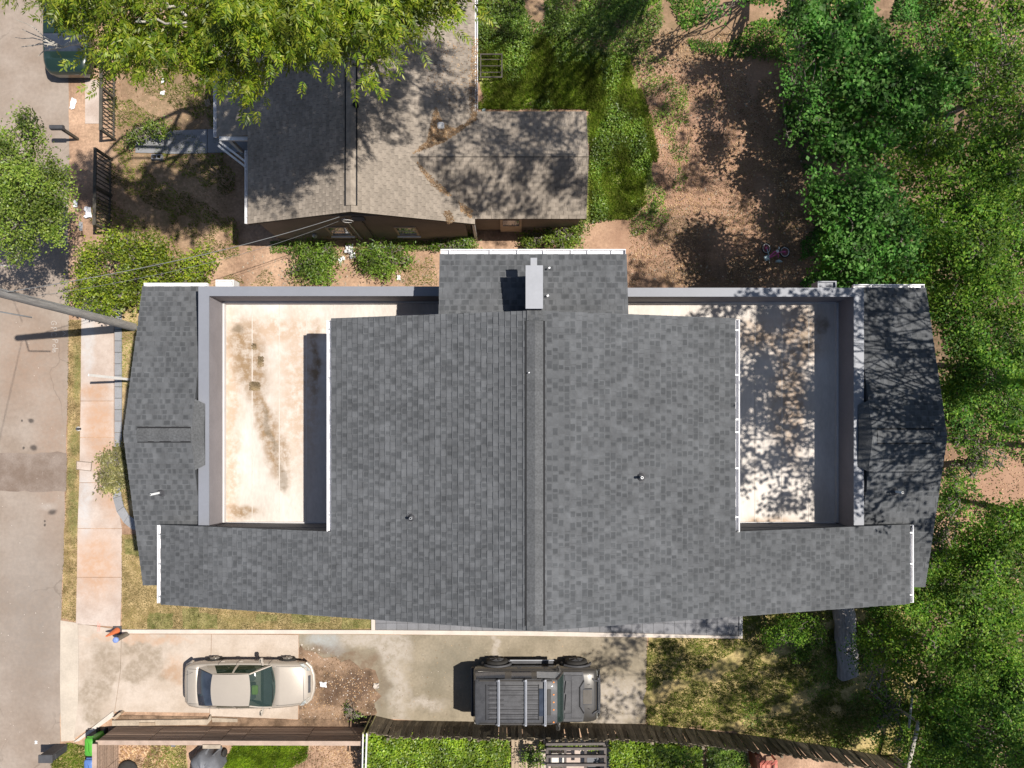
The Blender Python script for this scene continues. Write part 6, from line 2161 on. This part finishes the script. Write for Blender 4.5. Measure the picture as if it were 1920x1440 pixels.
# tall trees standing just outside the picture on the east and north; their tops shade the decks and yards
def tall(label, base, ctr, spread, n, lf, seed, r=(.45, .95), dens=75):
    rs = random.Random(seed)
    lobes = []
    while len(lobes) < n:
        a = rs.uniform(0, 6.283)
        q = rs.random() ** .5
        z = ctr[2] + rs.uniform(-1.6, 1.6)
        x = ctr[0] + spread[0] * q * math.cos(a)
        y = ctr[1] + spread[1] * q * math.sin(a)
        rr = rs.uniform(*r)
        D_ = (H - z) / F
        ix, iy = CX + (x - rr) / D_, CY - (y - rr) / D_
        ix2, iy2 = CX + (x + rr) / D_, CY - (y + rr) / D_
        if not (ix > 1925 or iy < -5 or iy2 > 1445 or ix2 < -5):
            continue
        lobes.append((x, y, z, rr))
    tree('tall_tree', label, base, lobes, lf, (.16, .10), dens, .13, 'bark', .3, 'tall trees just outside the picture', .17, limbf=.22)
tall('tall shade tree east of the townhouse, outside the picture', (22.0, 1.5, 0), (13.3, 1.6, 17.2), (3.3, 3.9), 92, LF['wood'], 3, (.25, .5), 85)
tall('slender shade tree close to the east gable, outside the picture', (21.5, -1, 0), (11.0, .9, 17.4), (1.5, 2.5), 34, LF['wood'], 13, (.22, .42), 80)
tall('tall shade tree north-east of the bungalow, outside the picture', (13, 25, 0), (7.0, 10.4, 17.2), (3.4, 2.7), 70, LF['wood'], 4, (.25, .5), 80)
tall('tall shade tree east of the clay yard, outside the picture', (22.5, 10, 0), (16.5, 9.5, 16.0), (4.8, 5.4), 75, LF['wood'], 5, (.22, .5), 80)
tall('tall shade tree south-east of the weedy lawn, outside the picture', (22, -13, 0), (15.0, -9.6, 14.5), (5.2, 3.2), 80, LF['wood'], 6, (.28, .58), 80)
tall('tall shade tree north of the back yard, outside the picture', (10, 27, 0), (9.5, 16.6, 15), (4.0, 1.6), 8, LF['wood'], 9, (.4, .7), 60)
tall('tall shade tree beyond the south-east corner, outside the picture', (22, -4, 0), (17.5, -1.5, 15), (3.0, 3.0), 12, LF['wood'], 8)

# ---------------------------------------------------------------- grass, weeds, leaf litter
def grass(name, poly, n, hgt, wid, lf, label, z=.012, thresh=None, ns=1.5, seed=1):
    P = scatter(pxs(poly), n)
    if thresh is not None:
        P = P[vnoise(P, ns, seed) > thresh]
    P = np.column_stack([P, np.full(len(P), z)])
    stuff(name, quads_mesh(name, grass_tris(P, hgt, wid)), lf, label)
grass('grass', [(897, 60), (1060, 70), (1180, 110), (1215, 200), (1235, 290), (1215, 380), (1180, 412), (1105, 412), (1105, 205), (897, 205)], 60000, .14, .03, LF['grass'], 'long green grass in the back yard beside the bungalow', thresh=.36)
grass('grass', [(905, 70), (1050, 80), (1170, 120), (1205, 200), (1225, 290), (1205, 370), (1170, 405), (1110, 405), (1105, 205), (905, 205)], 30000, .11, .03, LF['ivy'], 'short bright grass in the back yard beside the bungalow')
grass('grass', [(1213, 1196), (1392, 1196), (1392, 1140), (1720, 1140), (1715, 1430), (1450, 1384), (1340, 1368), (1211, 1359)], 60000, .08, .025, LF['grass'], 'weedy green grass of the back lawn', .018, .36, 2.6, 2)
grass('grass', [(229, 1002), (310, 1002), (310, 1130), (696, 1140), (696, 1179), (229, 1179)], 26000, .04, .02, LF['sodgrass'], 'straw-coloured sod grass beside the kerb', .032)
grass('grass', [(229, 570), (300, 570), (300, 985), (240, 960), (229, 900)], 9000, .07, .02, LF['grass'], 'grass on the bank by the grey roof edge', .2, .35, 2.0, 3)
grass('grass', [(129, 600), (153, 600), (148, 960), (143, 1166), (116, 1160), (126, 860)], 9000, .05, .02, LF['sodgrass'], 'dry grass of the roadside verge', .016)
grass('grass', [(440, 1394), (578, 1396), (575, 1420), (560, 1432), (420, 1500), (425, 1420)], 14000, .10, .025, LF['ivy'], 'bright grass in the south garden', .014)
grass('grass', [(285, 1397), (350, 1397), (350, 1500), (240, 1500)], 6000, .06, .02, LF['grass'], 'short grass in the south garden', .014)
grass('grass', [(100, 1412), (128, 1392), (160, 1398), (165, 1440), (160, 1480), (92, 1480)], 3500, .10, .025, LF['grass'], 'rough grass around the pillar box', .016)
grass('grass', [(195, 130), (400, 110), (440, 300), (450, 480), (380, 500), (200, 500), (150, 440), (215, 300)], 26000, .09, .025, LF['grass'], 'patchy grass in the shaded front yard', .004, .47, 3.2, 5)
grass('grass', [(440, 455), (820, 455), (820, 535), (400, 535), (380, 500)], 9000, .08, .022, LF['grass'], 'sparse grass on the clay between the houses', .004, .60, 1.8, 6)
grass('grass', [(1100, 60), (1560, 60), (1540, 530), (1180, 530), (1180, 410), (1240, 300)], 9000, .07, .022, LF['grass'], 'sparse grass on the clay yard', .004, .66, 1.2, 7)

def weeds(poly, n, size, lf, label, hmax=.35, thresh=.5, ns=1.3, seed=1, z0=0.02):
    P = scatter(pxs(poly), n)
    f = vnoise(P, ns, seed)
    k = f > thresh
    P, f = P[k], f[k]
    z = z0 + hmax * rng.random(len(P)) * (f - thresh) / (1 - thresh) * 1.6
    stuff('weeds', quads_mesh('weeds', leaf_quads(np.column_stack([P, z]), size, size * .6, .5)), lf, label)
weeds([(897, 0), (1240, 0), (1240, 60), (1190, 120), (1215, 300), (1235, 400), (1110, 420), (1105, 205), (897, 205)], 26000, .08, LF['weed'], 'leafy weeds in the back yard', .5, .44, 1.5, 11)
weeds([(1480, 0), (1930, 0), (1930, 1440), (1700, 1440), (1740, 1150), (1780, 820), (1735, 545), (1540, 545), (1520, 350), (1460, 200)], 34000, .12, LF['wood'], 'dark undergrowth on the woodland floor', .9, .40, 1.0, 12)
weeds([(1480, 0), (1930, 0), (1930, 800), (1780, 820), (1735, 545), (1540, 545), (1520, 350), (1460, 200)], 24000, .12, LF['wood2'], 'green undergrowth beneath the woodland trees', 1.2, .50, 1.1, 13)
weeds([(890, -20), (1240, -20), (1240, 70), (890, 70)], 12000, .09, LF['weed'], 'leafy weeds along the top of the back yard', .5, .40, 1.5, 24)
weeds([(1600, -20), (1760, -20), (1760, 40), (1600, 40)], 3500, .10, LF['wood2'], 'undergrowth at the top edge between the trees', 1.0, .35, 1.5, 25)
weeds([(1240, -20), (1480, -20), (1500, 120), (1300, 100)], 7000, .09, LF['wood'], 'dark weeds at the top of the clay yard', .4, .45, 1.5, 14)
weeds([(1390, 1196), (1660, 1140), (1720, 1290), (1640, 1420), (1390, 1360)], 9000, .07, LF['weed'], 'leafy weeds in the back lawn', .2, .52, 1.6, 15)
weeds([(1640, 1120), (1930, 1100), (1930, 1440), (1690, 1440)], 15000, .10, LF['wood3'], 'undergrowth in the bottom right corner', 1.2, .45, 1.2, 16)
weeds([(1170, 90), (1290, 120), (1290, 330), (1250, 420), (1130, 470), (1110, 420), (1200, 370), (1215, 200)], 5200, .07, LF['weed'], 'weeds straggling from the grass onto the clay', .3, .50, 2.2, 27)
weeds([(480, 452), (830, 452), (830, 470), (480, 475)], 2500, .07, LF['weed'], 'weeds along the foot of the bungalow wall', .3, .45, 1.5, 17)

weeds([(1690, 980), (1790, 960), (1790, 1140), (1640, 1160), (1600, 1120)], 9000, .09, LF['wood3'], 'undergrowth along the east end of the townhouse', .8, .40, 1.6, 18)
weeds([(1500, 430), (1620, 430), (1790, 545), (1760, 600), (1500, 545)], 9000, .09, LF['wood2'], 'undergrowth behind the east deck wall', .8, .40, 1.6, 19)
weeds([(1755, 700), (1800, 700), (1800, 960), (1700, 1000)], 3500, .09, LF['wood'], 'undergrowth beside the east roof ridge', .6, .42, 1.6, 20)


def pebbles(poly, n, label, m_, r=.03):
    P = scatter(pxs(poly), n)
    mb = MB()
    for x, y in P:
        q = r * random.uniform(.5, 1.6)
        a = random.random() * 6.28
        ring = [(x + q * random.uniform(.7, 1.2) * math.cos(a + k * 1.2566), y + q * random.uniform(.7, 1.2) * math.sin(a + k * 1.2566), .0) for k in range(5)]
        mb.add(ring + [(x, y, q * .7)], [(0, 1, 5), (1, 2, 5), (2, 3, 5), (3, 4, 5), (4, 0, 5)])
    o = mb.build('stones', M[m_], None, 'stuff')
    o['label'] = label
pebbles([(1120, 60), (1560, 60), (1540, 535), (1180, 535), (1180, 410), (1240, 300)], 900, 'small stones and clods scattered on the clay yard', 'ledge')
pebbles([(480, 470), (820, 470), (820, 535), (420, 535)], 260, 'small stones on the clay between the houses', 'ledge')
pebbles([(561, 1205), (640, 1232), (706, 1275), (704, 1325), (700, 1352), (561, 1357)], 300, 'pale rubble on the brown soil', 'kerb', .035)
pebbles([(700, 1195), (1210, 1198), (1210, 1350), (705, 1345)], 160, 'grit on the old driveway', 'kerb', .018)
pebbles([(0, 600), (125, 600), (113, 1400), (0, 1400)], 90, 'grit on the road', 'kerb', .02)
tws = MB()
for x, y in scatter(pxs([(1180, 80), (1540, 80), (1520, 530), (1190, 530), (1240, 300)]), 70):
    a = random.random() * 6.28
    l_ = random.uniform(.15, .6)
    tws.tube([(x, y, .02), (x + l_ * .5 * math.cos(a), y + l_ * .5 * math.sin(a), .05), (x + l_ * math.cos(a + .4), y + l_ * math.sin(a + .4), .02)], .008, 4)
o = tws.build('twigs', M['bark'], None, 'stuff')
o['label'] = 'dry twigs strewn over the clay yard'


def fallen(poly, n, size, label, thresh=None, seed=3, z=.02):
    P = scatter(pxs(poly), n)
    if thresh is not None:
        P = P[vnoise(P, 1.4, seed) > thresh]
    z = np.full(len(P), z) + .02 * rng.random(len(P))
    o = stuff('leaf_litter', quads_mesh('leaf_litter', leaf_quads(np.column_stack([P, z]), size, size * .6, .85)), LF['litter'], label)
fallen([(1100, 60), (1560, 60), (1540, 535), (1180, 535), (1180, 410), (1240, 300)], 22000, .055, 'brown leaf litter on the clay yard', .30)
fallen([(225, 1397), (300, 1397), (320, 1440), (300, 1480), (230, 1480)], 900, .11, 'large pale fallen leaves by the short board fence', None, 3, .03)
fallen([(300, 1397), (350, 1397), (350, 1480), (300, 1480)], 90, .10, 'few pale fallen leaves on the garden grass', None, 3, .03)
fallen([(540, 1395), (690, 1392), (695, 1480), (560, 1480)], 1600, .06, 'pale leaf mulch between grass and hedge', None, 3, .02)
fallen([(561, 1205), (640, 1232), (706, 1275), (704, 1325), (700, 1352), (561, 1357)], 1100, .05, 'pale chips and dry leaves on the brown soil', .3, 9, .025)
fallen([(195, 130), (400, 110), (440, 300), (450, 480), (200, 500)], 1600, .05, 'dry leaves in the front yard', .4, 10)
fallen([(700, 1195), (1210, 1198), (1210, 1350), (705, 1345)], 160, .045, 'few dry leaves on the old driveway', None, 3, .014)
fallen([(1760, 800), (1930, 800), (1930, 1000), (1770, 1000)], 1200, .06, 'leaf litter on the bare clay beside the east gable', .3, 12)
